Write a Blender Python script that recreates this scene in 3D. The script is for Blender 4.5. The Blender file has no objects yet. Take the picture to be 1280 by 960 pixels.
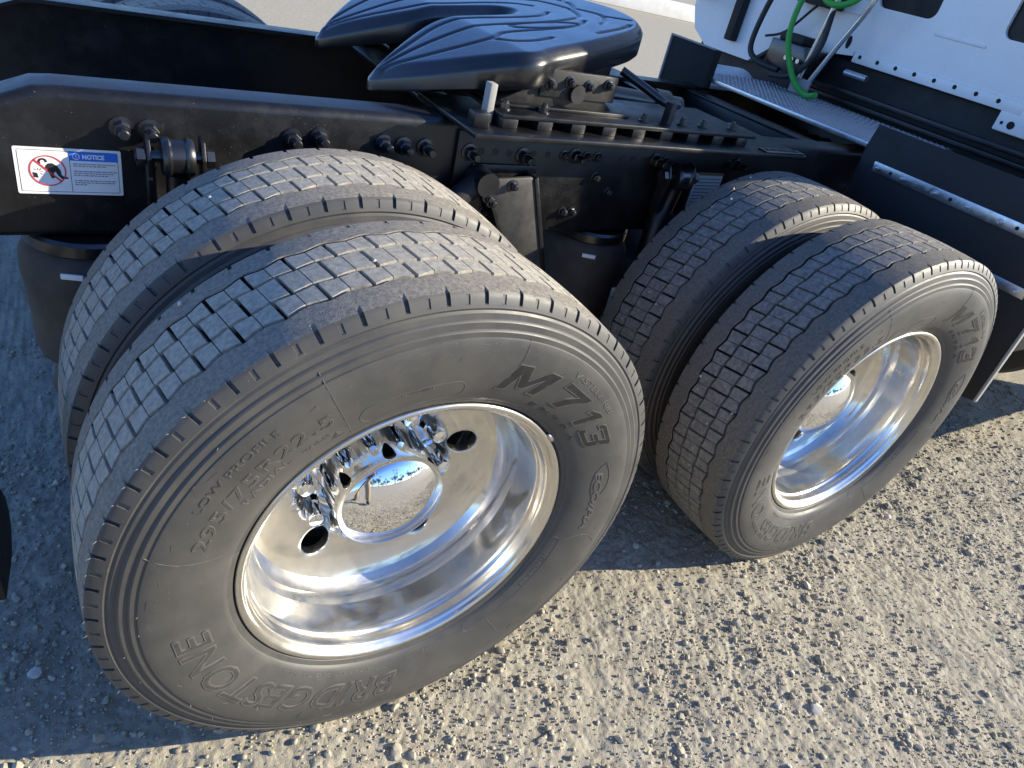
import bpy, bmesh, math, random
import numpy as np
from mathutils import Vector, Matrix
random.seed(7); rng = np.random.default_rng(11)
R_ = math.radians
scene = bpy.context.scene
COL = scene.collection

# ------------------------------------------------------------------ camera
CAM = Vector((-0.45747, -0.74757, 1.43067))
yaw, pit, rol, FPX = 0.659728, 0.570616, 0.252058, 877.776
Fw = Vector((math.sin(yaw)*math.cos(pit), math.cos(yaw)*math.cos(pit), -math.sin(pit)))
Rt = Vector((math.cos(yaw), -math.sin(yaw), 0)); Up = Rt.cross(Fw)
cr = math.cos(rol)*Rt + math.sin(rol)*Up; cu = -math.sin(rol)*Rt + math.cos(rol)*Up
cd = bpy.data.cameras.new('camera'); cam = bpy.data.objects.new('camera', cd); COL.objects.link(cam)
M = Matrix((cr, cu, -Fw)).transposed().to_4x4(); M.translation = CAM; cam.matrix_world = M
cd.sensor_fit = 'HORIZONTAL'; cd.sensor_width = 36; cd.lens = FPX/1280*36
cd.clip_start = 0.05; cd.clip_end = 2000
scene.camera = cam

# ------------------------------------------------------------------ light
SUN = Vector((1.0, -0.53, 0.5)).normalized()          # direction towards the sun
elev = math.asin(SUN.z); az = math.atan2(SUN.x, SUN.y)
w = bpy.data.worlds.new('World'); scene.world = w; w.use_nodes = True
nt = w.node_tree; nt.nodes.clear()
sk = nt.nodes.new('ShaderNodeTexSky'); sk.sky_type = 'NISHITA'; sk.sun_disc = False
sk.sun_elevation = elev; sk.sun_rotation = az; sk.air_density = 1.0; sk.dust_density = 0.25; sk.ozone_density = 2.5
bg = nt.nodes.new('ShaderNodeBackground'); bg.inputs[1].default_value = 0.102
wo = nt.nodes.new('ShaderNodeOutputWorld')
tn = nt.nodes.new('ShaderNodeMix'); tn.data_type = 'RGBA'; tn.blend_type = 'MULTIPLY'; tn.inputs[0].default_value = 1
tn.inputs[7].default_value = (.74, .97, 1.42, 1)          # daylight balance of the photograph: warm sun, blue sky
nt.links.new(sk.outputs[0], tn.inputs[6]); nt.links.new(tn.outputs[2], bg.inputs[0]); nt.links.new(bg.outputs[0], wo.inputs[0])
sl = bpy.data.lights.new('sun', 'SUN'); sl.energy = 4.9; sl.angle = R_(0.5); sl.color = (1.0, 0.90, 0.70)
so = bpy.data.objects.new('sun', sl); COL.objects.link(so)
so.rotation_euler = SUN.to_track_quat('Z', 'Y').to_euler(); so.location = (6, -4, 5)
scene.view_settings.view_transform = 'Standard'; scene.view_settings.look = 'None'
scene.view_settings.exposure = 1.0; scene.view_settings.gamma = 1.0
scene.render.engine = 'CYCLES'

# ------------------------------------------------------------------ helpers
def new_obj(name, me, mat=None, parent=None, loc=None, rot=None):
    o = bpy.data.objects.new(name, me); COL.objects.link(o)
    if mat is not None and me is not None and len(me.materials) == 0: me.materials.append(mat)
    if parent is not None: o.parent = parent
    if loc is not None: o.location = loc
    if rot is not None: o.rotation_euler = rot
    return o
def tag(o, label=None, cat=None, group=None, kind=None):
    if label: o['label'] = label
    if cat: o['category'] = cat
    if group: o['group'] = group
    if kind: o['kind'] = kind
    return o
def empty(name, loc=(0,0,0), parent=None):
    o = bpy.data.objects.new(name, None); COL.objects.link(o); o.location = loc
    o.empty_display_size = .05
    if parent: o.parent = parent
    return o
def mesh(verts, faces, smooth=False, angle=None):
    me = bpy.data.meshes.new('m'); me.from_pydata([tuple(map(float, v)) for v in verts], [], faces); me.validate()
    me.update()
    if smooth: me.shade_smooth()
    if angle: me.set_sharp_from_angle(angle=R_(angle))
    return me
def np_mesh(V, F, smooth=True, angle=None):
    """V (n,3), F (m,k) numpy arrays with constant k"""
    me = bpy.data.meshes.new('m'); k = F.shape[1]
    me.vertices.add(len(V)); me.vertices.foreach_set('co', V.astype(np.float32).ravel())
    me.loops.add(F.size); me.loops.foreach_set('vertex_index', F.astype(np.int32).ravel())
    me.polygons.add(len(F)); me.polygons.foreach_set('loop_start', np.arange(0, F.size, k, dtype=np.int32))
    me.polygons.foreach_set('loop_total', np.full(len(F), k, dtype=np.int32))
    me.update(calc_edges=True)
    if smooth: me.shade_smooth()
    if angle: me.set_sharp_from_angle(angle=R_(angle))
    return me
def bm_mesh(bm, smooth=False, angle=30):
    bmesh.ops.recalc_face_normals(bm, faces=bm.faces[:])
    me = bpy.data.meshes.new('m'); bm.to_mesh(me); bm.free()
    if smooth: me.shade_smooth(); me.set_sharp_from_angle(angle=R_(angle))
    return me
def box_bm(lo, hi, bev=0.0, seg=2, bm=None, M=None):
    own = bm is None
    if own: bm = bmesh.new()
    r = bmesh.ops.create_cube(bm, size=1.0)
    vs = r['verts']
    c = [(a+b)/2 for a, b in zip(lo, hi)]; s = [b-a for a, b in zip(lo, hi)]
    for v in vs: v.co = Vector((v.co.x*s[0]+c[0], v.co.y*s[1]+c[1], v.co.z*s[2]+c[2]))
    if bev > 0:
        es = list({e for v in vs for e in v.link_edges})
        g = bmesh.ops.bevel(bm, geom=es, offset=bev, segments=seg, affect='EDGES', profile=.5)
        vs = list({v for f in g['faces'] for v in f.verts} | {v for v in vs if v.is_valid})
    if M is not None: bmesh.ops.transform(bm, matrix=M, verts=vs)
    return bm
def box(name, lo, hi, mat, parent, bev=0.003, seg=2, M=None):
    return new_obj(name, bm_mesh(box_bm(lo, hi, bev, seg, M=M), True), mat, parent)
def lathe_v(prof, n, axis='y', close=True):
    """prof: list (r, d); revolve about axis"""
    P = np.array(prof, float); m = len(P)
    th = np.linspace(0, 2*np.pi, n, endpoint=False)
    r = P[:, 0][None, :]; d = np.repeat(P[:, 1][None, :], n, 0)
    c = r*np.cos(th)[:, None]; s = r*np.sin(th)[:, None]
    if axis == 'y': V = np.stack([c, d, s], -1)
    elif axis == 'x': V = np.stack([d, c, s], -1)
    else: V = np.stack([c, s, d], -1)
    V = V.reshape(-1, 3)
    i = np.arange(n)[:, None]; j = np.arange(m-1)[None, :]
    a = i*m+j; b = ((i+1) % n)*m+j
    F = np.stack([a, b, b+1, a+1], -1).reshape(-1, 4)
    return V, F
def lathe(name, prof, n, mat, parent, axis='y', loc=None, angle=35):
    V, F = lathe_v(prof, n, axis); me = np_mesh(V, F, True, angle)
    bm = bmesh.new(); bm.from_mesh(me); bmesh.ops.remove_doubles(bm, verts=bm.verts[:], dist=1e-6)
    me2 = bm_mesh(bm, True, angle)
    return new_obj(name, me2, mat, parent, loc)
def tube_bm(path, rad, n=10, bm=None, cap=True):
    if bm is None: bm = bmesh.new()
    P = [Vector(p) for p in path]; rings = []
    t0 = (P[1]-P[0]).normalized(); up = Vector((0, 0, 1)) if abs(t0.z) < .9 else Vector((1, 0, 0))
    nrm = (up - up.dot(t0)*t0).normalized()
    for i, p in enumerate(P):
        t = (P[min(i+1, len(P)-1)]-P[max(i-1, 0)]).normalized()
        nrm = (nrm - nrm.dot(t)*t).normalized(); bn = t.cross(nrm)
        r = rad[i] if hasattr(rad, '__len__') else rad
        rings.append([bm.verts.new(p+r*(math.cos(a)*nrm+math.sin(a)*bn)) for a in [2*math.pi*k/n for k in range(n)]])
    for A, B in zip(rings, rings[1:]):
        for k in range(n): bm.faces.new((A[k], A[(k+1) % n], B[(k+1) % n], B[k]))
    if cap: bm.faces.new(rings[0][::-1]); bm.faces.new(rings[-1])
    return bm
def tube(name, path, rad, mat, parent, n=10):
    return new_obj(name, bm_mesh(tube_bm(path, rad, n), True, 50), mat, parent)
def smooth_path(pts, k=8):
    P = [Vector(p) for p in pts]; out = []
    for i in range(len(P)-1):
        p0, p1, p2, p3 = P[max(i-1, 0)], P[i], P[i+1], P[min(i+2, len(P)-1)]
        for j in range(k):
            t = j/k
            out.append(.5*((2*p1)+(-p0+p2)*t+(2*p0-5*p1+4*p2-p3)*t*t+(-p0+3*p1-3*p2+p3)*t**3))
    return out+[P[-1]]
def prism_bm(poly, axis, lo, hi, bev=0.0, bm=None):
    """poly: 2-D points in the plane normal to axis, extruded lo..hi"""
    own = bm is None
    if own: bm = bmesh.new()
    def pt(p, d):
        return {'y': (p[0], d, p[1]), 'x': (d, p[0], p[1]), 'z': (p[0], p[1], d)}[axis]
    a = [bm.verts.new(pt(p, lo)) for p in poly]; b = [bm.verts.new(pt(p, hi)) for p in poly]
    n = len(poly); fs = [bm.faces.new(a), bm.faces.new(b[::-1])]
    for k in range(n): fs.append(bm.faces.new((a[k], b[k], b[(k+1) % n], a[(k+1) % n])))
    if bev > 0:
        es = list({e for f in fs for e in f.edges})
        bmesh.ops.bevel(bm, geom=es, offset=bev, segments=2, affect='EDGES', profile=.5)
    return bm
def prism(name, poly, axis, lo, hi, mat, parent, bev=0.002):
    return new_obj(name, bm_mesh(prism_bm(poly, axis, lo, hi, bev), True), mat, parent)

# ------------------------------------------------------------------ materials
def material(name):
    m = bpy.data.materials.new(name); m.use_nodes = True
    N = m.node_tree.nodes; L = m.node_tree.links
    return m, N, L, N['Principled BSDF']
def noise(N, L, vec, scale, detail=6, rough=.6):
    n = N.new('ShaderNodeTexNoise'); n.inputs['Scale'].default_value = scale
    n.inputs['Detail'].default_value = detail; n.inputs['Roughness'].default_value = rough
    if vec is not None: L.new(vec, n.inputs['Vector'])
    return n.outputs['Fac']
def ramp(N, L, fac, stops):
    r = N.new('ShaderNodeValToRGB'); els = r.color_ramp.elements
    while len(els) < len(stops): els.new(.5)
    for e, (p, c) in zip(els, stops):
        e.position = p; e.color = (*c, 1) if hasattr(c, '__len__') else (c, c, c, 1)
    L.new(fac, r.inputs[0]); return r.outputs[0]
def mix(N, L, fac, a, b):
    m = N.new('ShaderNodeMix'); m.data_type = 'RGBA'
    for s, v in ((m.inputs[0], fac), (m.inputs[6], a), (m.inputs[7], b)):
        if hasattr(v, 'is_linked'): L.new(v, s)
        elif hasattr(v, '__len__'): s.default_value = (*v, 1)
        else: s.default_value = v
    return m.outputs[2]
def bump(N, L, h, strength, dist, normal=None):
    b = N.new('ShaderNodeBump'); b.inputs['Strength'].default_value = strength; b.inputs['Distance'].default_value = dist
    L.new(h, b.inputs['Height'])
    if normal is not None: L.new(normal, b.inputs['Normal'])
    return b.outputs[0]
def coords(N, L, rand=False):
    t = N.new('ShaderNodeTexCoord').outputs['Object']
    if not rand: return t
    oi = N.new('ShaderNodeObjectInfo'); mu = N.new('ShaderNodeVectorMath'); mu.operation = 'MULTIPLY_ADD'
    cx = N.new('ShaderNodeCombineXYZ')
    for i in range(3): L.new(oi.outputs['Random'], cx.inputs[i])
    L.new(cx.outputs[0], mu.inputs[0]); mu.inputs[1].default_value = (17.3, 31.7, 23.1); L.new(t, mu.inputs[2])
    return mu.outputs[0]
def dusty(name, base, dust, scale, lo, hi, rough, rlo=None, bumpd=.0004, bscale=600, rand=False, spec=.5, extra=None):
    """dark base with dust patches of noise scale `scale` (ramp lo..hi)"""
    m, N, L, B = material(name); v = coords(N, L, rand)
    a = noise(N, L, v, scale, 8, .65); f = ramp(N, L, a, [(lo, 0.0), (hi, 1.0)])
    col = mix(N, L, f, base, dust)
    if extra:                                            # sparse light specks
        s2 = noise(N, L, v, extra[0], 2, .5); f2 = ramp(N, L, s2, [(extra[1], 0.0), (extra[1]+.03, 1.0)])
        col = mix(N, L, f2, col, extra[2])
    L.new(col, B.inputs['Base Color'])
    rr = ramp(N, L, a, [(lo, rough), (hi, min(1, rough+.25))]); L.new(rr, B.inputs['Roughness'])
    B.inputs['Specular IOR Level'].default_value = spec
    if bumpd: L.new(bump(N, L, noise(N, L, v, bscale, 3, .6), .6, bumpd), B.inputs['Normal'])
    return m
def polished(name, col, r1, r2, f):
    m, N, L, B = material(name); v = coords(N, L); a = noise(N, L, v, 18, 7, .65)
    B2 = N.new('ShaderNodeBsdfPrincipled'); mx = N.new('ShaderNodeMixShader'); out = [n for n in N if n.type == 'OUTPUT_MATERIAL'][0]
    for b, r in ((B, r1), (B2, r2)):
        b.inputs['Metallic'].default_value = 1; b.inputs['Base Color'].default_value = (*col, 1)
        L.new(ramp(N, L, a, [(.3, r*.75), (.75, r*1.3)]), b.inputs['Roughness'])
    L.new(ramp(N, L, noise(N, L, v, 5, 4, .6), [(.3, max(0, f-.15)), (.7, f+.15)]), mx.inputs[0])
    L.new(B.outputs[0], mx.inputs[1]); L.new(B2.outputs[0], mx.inputs[2]); L.new(mx.outputs[0], out.inputs[0])
    return m
def metal(name, col, rough, var=.08, scale=20, brushed=None):
    m, N, L, B = material(name); v = coords(N, L)
    B.inputs['Metallic'].default_value = 1; B.inputs['Base Color'].default_value = (*col, 1)
    a = noise(N, L, v, scale, 6, .6); L.new(ramp(N, L, a, [(.3, max(.01, rough-var)), (.75, rough+var)]), B.inputs['Roughness'])
    if brushed: L.new(bump(N, L, noise(N, L, v, brushed, 3, .6), .25, .0002), B.inputs['Normal'])
    return m
MAT = {}
MAT['tread'] = dusty('tread_rubber', (.21, .192, .158), (.43, .392, .315), 110, .28, .66, .8, bumpd=.0009, bscale=420, rand=True, extra=(240, .68, (.42, .40, .36)))
MAT['shoulder'] = dusty('shoulder_rubber', (.105, .095, .080), (.33, .292, .230), 150, .28, .74, .8, bumpd=.0011, bscale=380, rand=True, extra=(200, .69, (.08, .075, .07)))
MAT['tread2'] = dusty('tread_rubber_cleaner', (.10, .095, .088), (.30, .278, .238), 95, .32, .72, .75, bumpd=.0009, bscale=420, rand=True, extra=(240, .70, (.40, .38, .34)))
MAT['shoulder2'] = dusty('shoulder_rubber_cleaner', (.085, .077, .067), (.22, .195, .156), 150, .32, .78, .75, bumpd=.0011, bscale=380, rand=True, extra=(200, .69, (.06, .056, .052)))
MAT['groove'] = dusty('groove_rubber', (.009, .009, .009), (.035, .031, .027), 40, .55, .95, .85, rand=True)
MAT['side'] = dusty('sidewall_rubber', (.046, .0455, .044), (.082, .077, .067), 9, .35, .75, .46, bumpd=.0002, bscale=900, rand=True, spec=.55, extra=(420, .73, (.2, .19, .16)))
MAT['letter'] = dusty('letter_rubber', (.075, .073, .068), (.115, .108, .092), 30, .35, .7, .45, bumpd=0, spec=.55)
MAT['letter_dark'] = dusty('letter_face_rubber', (.012, .012, .013), (.025, .024, .023), 60, .4, .8, .45, bumpd=0)
MAT['letter_mid'] = dusty('letter_recess_rubber', (.040, .039, .037), (.065, .061, .053), 60, .4, .8, .55, bumpd=0)
MAT['alu'] = polished('polished_aluminium', (.74, .71, .65), .10, .40, .34)
MAT['chrome'] = metal('chrome', (.90, .90, .90), .025, .015, 30)
MAT['black'] = dusty('black_paint', (.006, .006, .0065), (.022, .0215, .022), 14, .45, .95, .34, bumpd=.0003, bscale=180, extra=(260, .735, (.13, .125, .115)))
MAT['black_clean'] = dusty('black_gloss_paint', (.006, .0062, .0075), (.013, .013, .015), 10, .4, .95, .30, bumpd=.00025, bscale=120)
bc = MAT['black_clean'].node_tree.nodes['Principled BSDF']; bc.inputs['Coat Weight'].default_value = .8; bc.inputs['Coat Roughness'].default_value = .22
MAT['hanger'] = dusty('dusty_black_paint', (.035, .034, .033), (.075, .072, .068), 30, .3, .8, .45)
MAT['cast'] = dusty('cast_black', (.010, .010, .011), (.035, .032, .028), 25, .4, .8, .5, bumpd=.0006, bscale=240)
MAT['plastic'] = dusty('black_plastic', (.008, .008, .0085), (.018, .017, .016), 8, .4, .9, .62, bumpd=.0004, bscale=500)
MAT['airspring'] = dusty('air_spring_rubber', (.028, .024, .020), (.105, .082, .060), 12, .3, .75, .7)
MAT['galv'] = metal('galvanised_steel', (.62, .64, .67), .38, .1, 60)
MAT['steel'] = metal('bare_steel', (.55, .54, .52), .35, .12, 120)
MAT['white'] = dusty('white_paint', (.80, .80, .79), (.74, .73, .70), 5, .4, .9, .22, bumpd=0)
MAT['label_white'] = dusty('label_white', (.82, .81, .78), (.76, .74, .70), 20, .4, .9, .4, bumpd=0)
def plain(name, col, rough=.5, spec=.5):
    return dusty(name, col, tuple(min(1, c*1.15+.002) for c in col), 30, .3, .8, rough, bumpd=0, spec=spec)
MAT['ink'] = plain('label_black_ink', (.015, .015, .016), .5)
MAT['ink_grey'] = plain('label_grey_ink', (.20, .20, .22), .5)
MAT['red'] = plain('label_red', (.62, .035, .03), .45)
MAT['blue'] = plain('label_blue', (.02, .16, .62), .45)
MAT['orange'] = plain('label_brown', (.30, .16, .06), .5)
MAT['green'] = plain('green_hose', (.03, .30, .035), .4)
MAT['hose'] = plain('black_hose', (.012, .012, .013), .45)
MAT['glass'] = plain('dark_glass', (.006, .007, .010), .25, .25)
MAT['concrete'] = dusty('pale_concrete', (.60, .60, .58), (.48, .47, .45), 3, .3, .8, .8)
MAT['trim'] = plain('grey_cut_edge', (.30, .29, .27), .7)
MAT['hair'] = plain('rubber_hair', (.30, .29, .27), .6)

# ------------------------------------------------------------------ ground
def lattice(x, y, scale, seed):
    r = np.random.default_rng(seed); T = r.random((256, 256)).astype(np.float32)
    u = x*scale; v = y*scale; i = np.floor(u).astype(int); j = np.floor(v).astype(int)
    fu = u-i; fv = v-j; fu = fu*fu*(3-2*fu); fv = fv*fv*(3-2*fv)
    g = lambda a, b: T[a & 255, b & 255]
    return (g(i, j)*(1-fu)+g(i+1, j)*fu)*(1-fv)+(g(i, j+1)*(1-fu)+g(i+1, j+1)*fu)*fv-.5
def cells(x, y, scale, seed):
    """packed rounded grains: jittered cells, each with its own radius and height"""
    r = np.random.default_rng(seed); J = r.random((256, 256, 4)).astype(np.float32)
    u = x*scale; v = y*scale; i = np.floor(u).astype(int); j = np.floor(v).astype(int); h = np.zeros_like(u)
    for di in (-1, 0, 1):
        for dj in (-1, 0, 1):
            a = i+di; b = j+dj; q = J[a & 255, b & 255]
            d2 = (a+q[..., 0]-u)**2+(b+q[..., 1]-v)**2; rad = .30+.45*q[..., 2]
            h = np.maximum(h, np.sqrt(np.clip(1-d2/rad**2, 0, 1))*rad*(.35+.65*q[..., 3]))
    return h
def ground_h(x, y, fine=False):
    h = .010*lattice(x, y, 2.2, 1)+.009*lattice(x, y, 7, 2)+.006*lattice(x+3, y, 23, 3)+.004*lattice(x, y+5, 60, 4)
    if fine: h = h+.0048*cells(x, y, 62, 31)*np.clip(.5+2.2*lattice(x, y, 5, 41), .1, 1)+.0036*cells(x, y, 125, 32)+.0022*lattice(x, y, 260, 6)-.003
    near = np.exp(-((np.maximum(np.abs(x-1.2)-3.2, 0)/2)**2+(np.maximum(np.abs(y-.4)-1.6, 0)/2)**2))
    return h*near-.004
def axis_pts(lo, hi, step, far, g=1.16):
    c = list(np.arange(lo, hi, step)); s = step; a = c[-1]
    while a < far: s *= g; a += s; c.append(a)
    s = step; a = c[0]; pre = []
    while a > -far: s *= g; a -= s; pre.append(a)
    return np.array(pre[::-1]+c)
xs = axis_pts(-1.1, 2.9, .0045, 600, 1.06); ys = axis_pts(-.6, .8, .0045, 600, 1.035)
X, Y = np.meshgrid(xs, ys, indexing='ij'); Z = ground_h(X, Y, True)
nx, ny = X.shape; idx = np.arange(nx*ny).reshape(nx, ny)
Fq = np.stack([idx[:-1, :-1], idx[1:, :-1], idx[1:, 1:], idx[:-1, 1:]], -1).reshape(-1, 4)
m, N, L, B = material('gravel_ground'); v = coords(N, L)
n1 = noise(N, L, v, 1.1, 5, .6); n2 = noise(N, L, v, 28, 8, .7); n3 = noise(N, L, v, 240, 4, .7)
c1 = ramp(N, L, n2, [(.25, (.225, .203, .150)), (.5, (.365, .334, .250)), (.78, (.47, .437, .340))])
c2 = mix(N, L, ramp(N, L, n1, [(.3, 0.0), (.7, .30)]), c1, (.38, .335, .265))
vo = N.new('ShaderNodeTexVoronoi'); vo.inputs['Scale'].default_value = 95; L.new(v, vo.inputs['Vector'])
sp = N.new('ShaderNodeSeparateColor'); L.new(vo.outputs['Color'], sp.inputs[0])
c3 = mix(N, L, ramp(N, L, sp.outputs[0], [(.0, 0.0), (1.0, .5)]), c2, mix(N, L, sp.outputs[1], (.24, .215, .18), (.46, .425, .36)))
L.new(c3, B.inputs['Base Color']); B.inputs['Roughness'].default_value = .95; B.inputs['Specular IOR Level'].default_value = .2
b1 = bump(N, L, vo.outputs['Distance'], .35, -.003); b2 = bump(N, L, n3, .8, .0025, b1)
L.new(b2, B.inputs['Normal'])
MAT['ground'] = m
g = new_obj('ground', np_mesh(np.stack([X, Y, Z], -1).reshape(-1, 3), Fq, True), m); tag(g, kind='structure')

# loose stones: real geometry, one uncountable mass
m, N, L, B = material('gravel_stone'); at = N.new('ShaderNodeAttribute'); at.attribute_name = 'shade'
v = coords(N, L); nn = noise(N, L, v, 400, 3, .6)
c = ramp(N, L, at.outputs['Fac'], [(0, (.17, .155, .13)), (.35, (.32, .292, .225)), (.75, (.43, .395, .305)), (1, (.60, .58, .52))])
L.new(mix(N, L, ramp(N, L, nn, [(.3, .0), (.8, .35)]), c, (.40, .35, .27)), B.inputs['Base Color']); B.inputs['Roughness'].default_value = .9
B.inputs['Specular IOR Level'].default_value = .25
MAT['stone'] = m
def ico(sub):
    bm = bmesh.new(); bmesh.ops.create_icosphere(bm, subdivisions=sub, radius=1); bm.verts.ensure_lookup_table()
    V = np.array([v.co[:] for v in bm.verts]); F = np.array([[l.index for l in f.verts] for f in bm.faces]); bm.free(); return V, F
def stones(name, n, rmin, rmax, power, region, sub, seed, bury=.25):
    r = np.random.default_rng(seed); V0, F0 = ico(sub)
    nv = 24; var = []
    for k in range(nv):
        d = V0*(1+(.42 if sub == 1 else .30)*(r.random((len(V0), 1))-.5))
        for _ in range(4):                              # chop facets
            ax = r.normal(size=3); ax /= np.linalg.norm(ax); h = .55+.3*r.random()
            dd = d@ax; d = d-np.outer(np.maximum(dd-h, 0), ax)
        var.append(d*np.array([1, .72+.3*r.random(), .5+.3*r.random()]))
    var = np.array(var)
    xy = np.empty((0, 2))
    while len(xy) < n:
        c = np.c_[r.uniform(region[0], region[1], n*2), r.uniform(region[2], region[3], n*2)]
        dens = .12+1.1*np.clip(lattice(c[:, 0], c[:, 1], 3.1, 77)+lattice(c[:, 0], c[:, 1], 9.0, 78)*.6+.5, 0, 1)**2
        c = c[r.random(len(c)) < dens]
        ok = ~((np.abs(c[:, 1]-.12) < .13) & (np.abs(c[:, 0]) < .05)) & ~((np.abs(c[:, 1]-.12) < .13) & (np.abs(c[:, 0]-1.314) < .05))
        xy = np.r_[xy, c[ok]]
    xy = xy[:n]
    s = rmin*(rmax/rmin)**(r.random(n)**power)
    a = r.uniform(0, 2*np.pi, n); tl = r.normal(0, .35, n); k = r.integers(0, nv, n)
    P = var[k]*s[:, None, None]
    ct, st = np.cos(tl)[:, None], np.sin(tl)[:, None]
    y2 = P[..., 1]*ct-P[..., 2]*st; z2 = P[..., 1]*st+P[..., 2]*ct
    ca, sa = np.cos(a)[:, None], np.sin(a)[:, None]
    x3 = P[..., 0]*ca-y2*sa; y3 = P[..., 0]*sa+y2*ca
    z0 = ground_h(xy[:, 0], xy[:, 1])+s*(.5-bury*2*r.random(n))*.55
    V = np.stack([x3+xy[:, :1], y3+xy[:, 1:], z2+z0[:, None]], -1)
    F = (F0[None]+(np.arange(n)*len(V0))[:, None, None]).reshape(-1, 3)
    me = np_mesh(V.reshape(-1, 3), F, sub > 1, 25 if sub > 1 else None)
    sh = np.repeat(np.clip(r.normal(.5, .2, n), 0, 1), len(V0))
    A = me.attributes.new('shade', 'FLOAT', 'POINT'); A.data.foreach_set('value', sh.astype(np.float32))
    return new_obj(name, me, MAT['stone'])
tag(stones('fine_gravel', 32000, .0015, .0040, 1.0, (-1.2, 2.9, -.75, 1.3), 1, 21, .4), 'fine tan gravel crumbs scattered over the whole yard', 'gravel', kind='stuff')
tag(stones('loose_gravel', 11000, .003, .010, 1.8, (-1.2, 3.6, -.75, 1.6), 1, 22, .34), 'loose grey and tan gravel lying on the yard', 'gravel', kind='stuff')
tag(stones('gravel_stones', 1100, .007, .017, 2.2, (-1.2, 3.6, -.75, 1.6), 2, 23, .36), 'larger angular stones lying among the gravel', 'gravel', kind='stuff')

# ------------------------------------------------------------------ truck root
truck = empty('truck_tractor')
tag(truck, 'black-framed white-cab truck tractor with polished dual drive wheels parked on gravel', 'truck')
CY = 1.19                                                # centreline of the truck

# ------------------------------------------------------------------ tyre
NP = 51; PITCH = 2*math.pi/NP
side_prof = [(.286, .096), (.2955, .106), (.3005, .1105), (.3045, .1175), (.3125, .1215), (.3150, .1255), (.322, .1300), (.335, .1358), (.352, .1412),
             (.372, .1455), (.392, .1485), (.410, .1492), (.424, .1484), (.4335, .1468), (.4365, .1458), (.4378, .1437), (.446, .1432), (.4480, .1415),
             (.4492, .1392), (.459, .1382), (.4615, .1362), (.4627, .1335), (.4705, .1318), (.4725, .1300), (.4740, .1288), (.4762, .1296)]
SR = np.array([p[0] for p in side_prof]); SA = np.array([p[1] for p in side_prof])
def surf_a(r): return np.interp(r, SR, SA)
def crown(a): return .504-.36*a*a
FLOOR = .4885
def wave(ph): return np.sin(ph)+.25*np.sin(2*ph+.6)
def build_tyre_mesh():
    fr = [0, .06, .093, .099, .148, .197, .203, .30, .38, .46, .545, .591, .597, .65, .703, .709, .80, .9]
    ph = np.array([(k+f)*PITCH for k in range(NP) for f in fr]); fa = np.array(fr*NP)
    deep = ((fa > .096) & (fa < .200)).astype(float); shal = ((fa > .594) & (fa < .706)).astype(float)
    n = len(ph); cols_r = []; cols_a = []
    one = np.ones(n)
    def half(sgn):
        R = []; A = []
        for r, a in side_prof: R.append(one*r); A.append(one*a)
        lug = [(.4775, .1302, .0, .0), (.4820, .1284, .0, .0), (.4835, .1278, .0042, .0016), (.4900, .1248, .0052, .0016), (.4945, .1224, .0050, .0014), (.4955, .1216, .0040, 0), (.4988, .1185, .0034, 0)]
        for r, a, dd, ds in lug:
            A.append(a-dd*deep-ds*shal); R.append(r-.0025*deep*(r > .49))
        A.append(.1160-.0030*deep); R.append(crown(.116)+0*ph-.0025*deep)
        A.append(.1125-.002*deep); R.append(crown(.1125)+0*ph-.001*deep)
        wv = .0030*np.cos(NP*ph-2*math.pi*(.54 if sgn < 0 else .98))
        for t in (.104, .092, .080): A.append(t+wv*(1-(t-.069)/.045)); R.append(crown(t)+0*ph)
        e = .0706+wv
        A.append(e+.0012); R.append(crown(.070)+0*ph)
        A.append(e); R.append(crown(.070)-.0015+0*ph)
        A.append(e-.0006); R.append(FLOOR+.001+0*ph)
        A.append(e-.002); R.append(FLOOR+0*ph)
        A.append(.03+0*ph); R.append(FLOOR+0*ph)
        return R, A
    R1, A1 = half(-1); R2, A2 = half(1)
    Rr = np.stack(R1+R2[::-1], 1); Ay = np.stack([-a for a in A1]+A2[::-1], 1)
    mm = Rr.shape[1]
    V = np.stack([Rr*np.cos(ph)[:, None], Ay, Rr*np.sin(ph)[:, None]], -1).reshape(-1, 3)
    i = np.arange(n)[:, None]; j = np.arange(mm-1)[None, :]; a = i*mm+j; b = ((i+1) % n)*mm+j
    F = np.stack([a, a+1, b+1, b], -1).reshape(-1, 4)
    me = np_mesh(V, F, True, 28)
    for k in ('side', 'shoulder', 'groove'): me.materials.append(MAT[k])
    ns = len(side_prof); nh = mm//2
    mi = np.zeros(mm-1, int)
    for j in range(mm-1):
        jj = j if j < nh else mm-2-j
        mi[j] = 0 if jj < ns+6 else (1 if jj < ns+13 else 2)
    me.polygons.foreach_set('material_index', np.tile(mi, n).astype(np.int32)); me.update()
    return me
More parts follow.
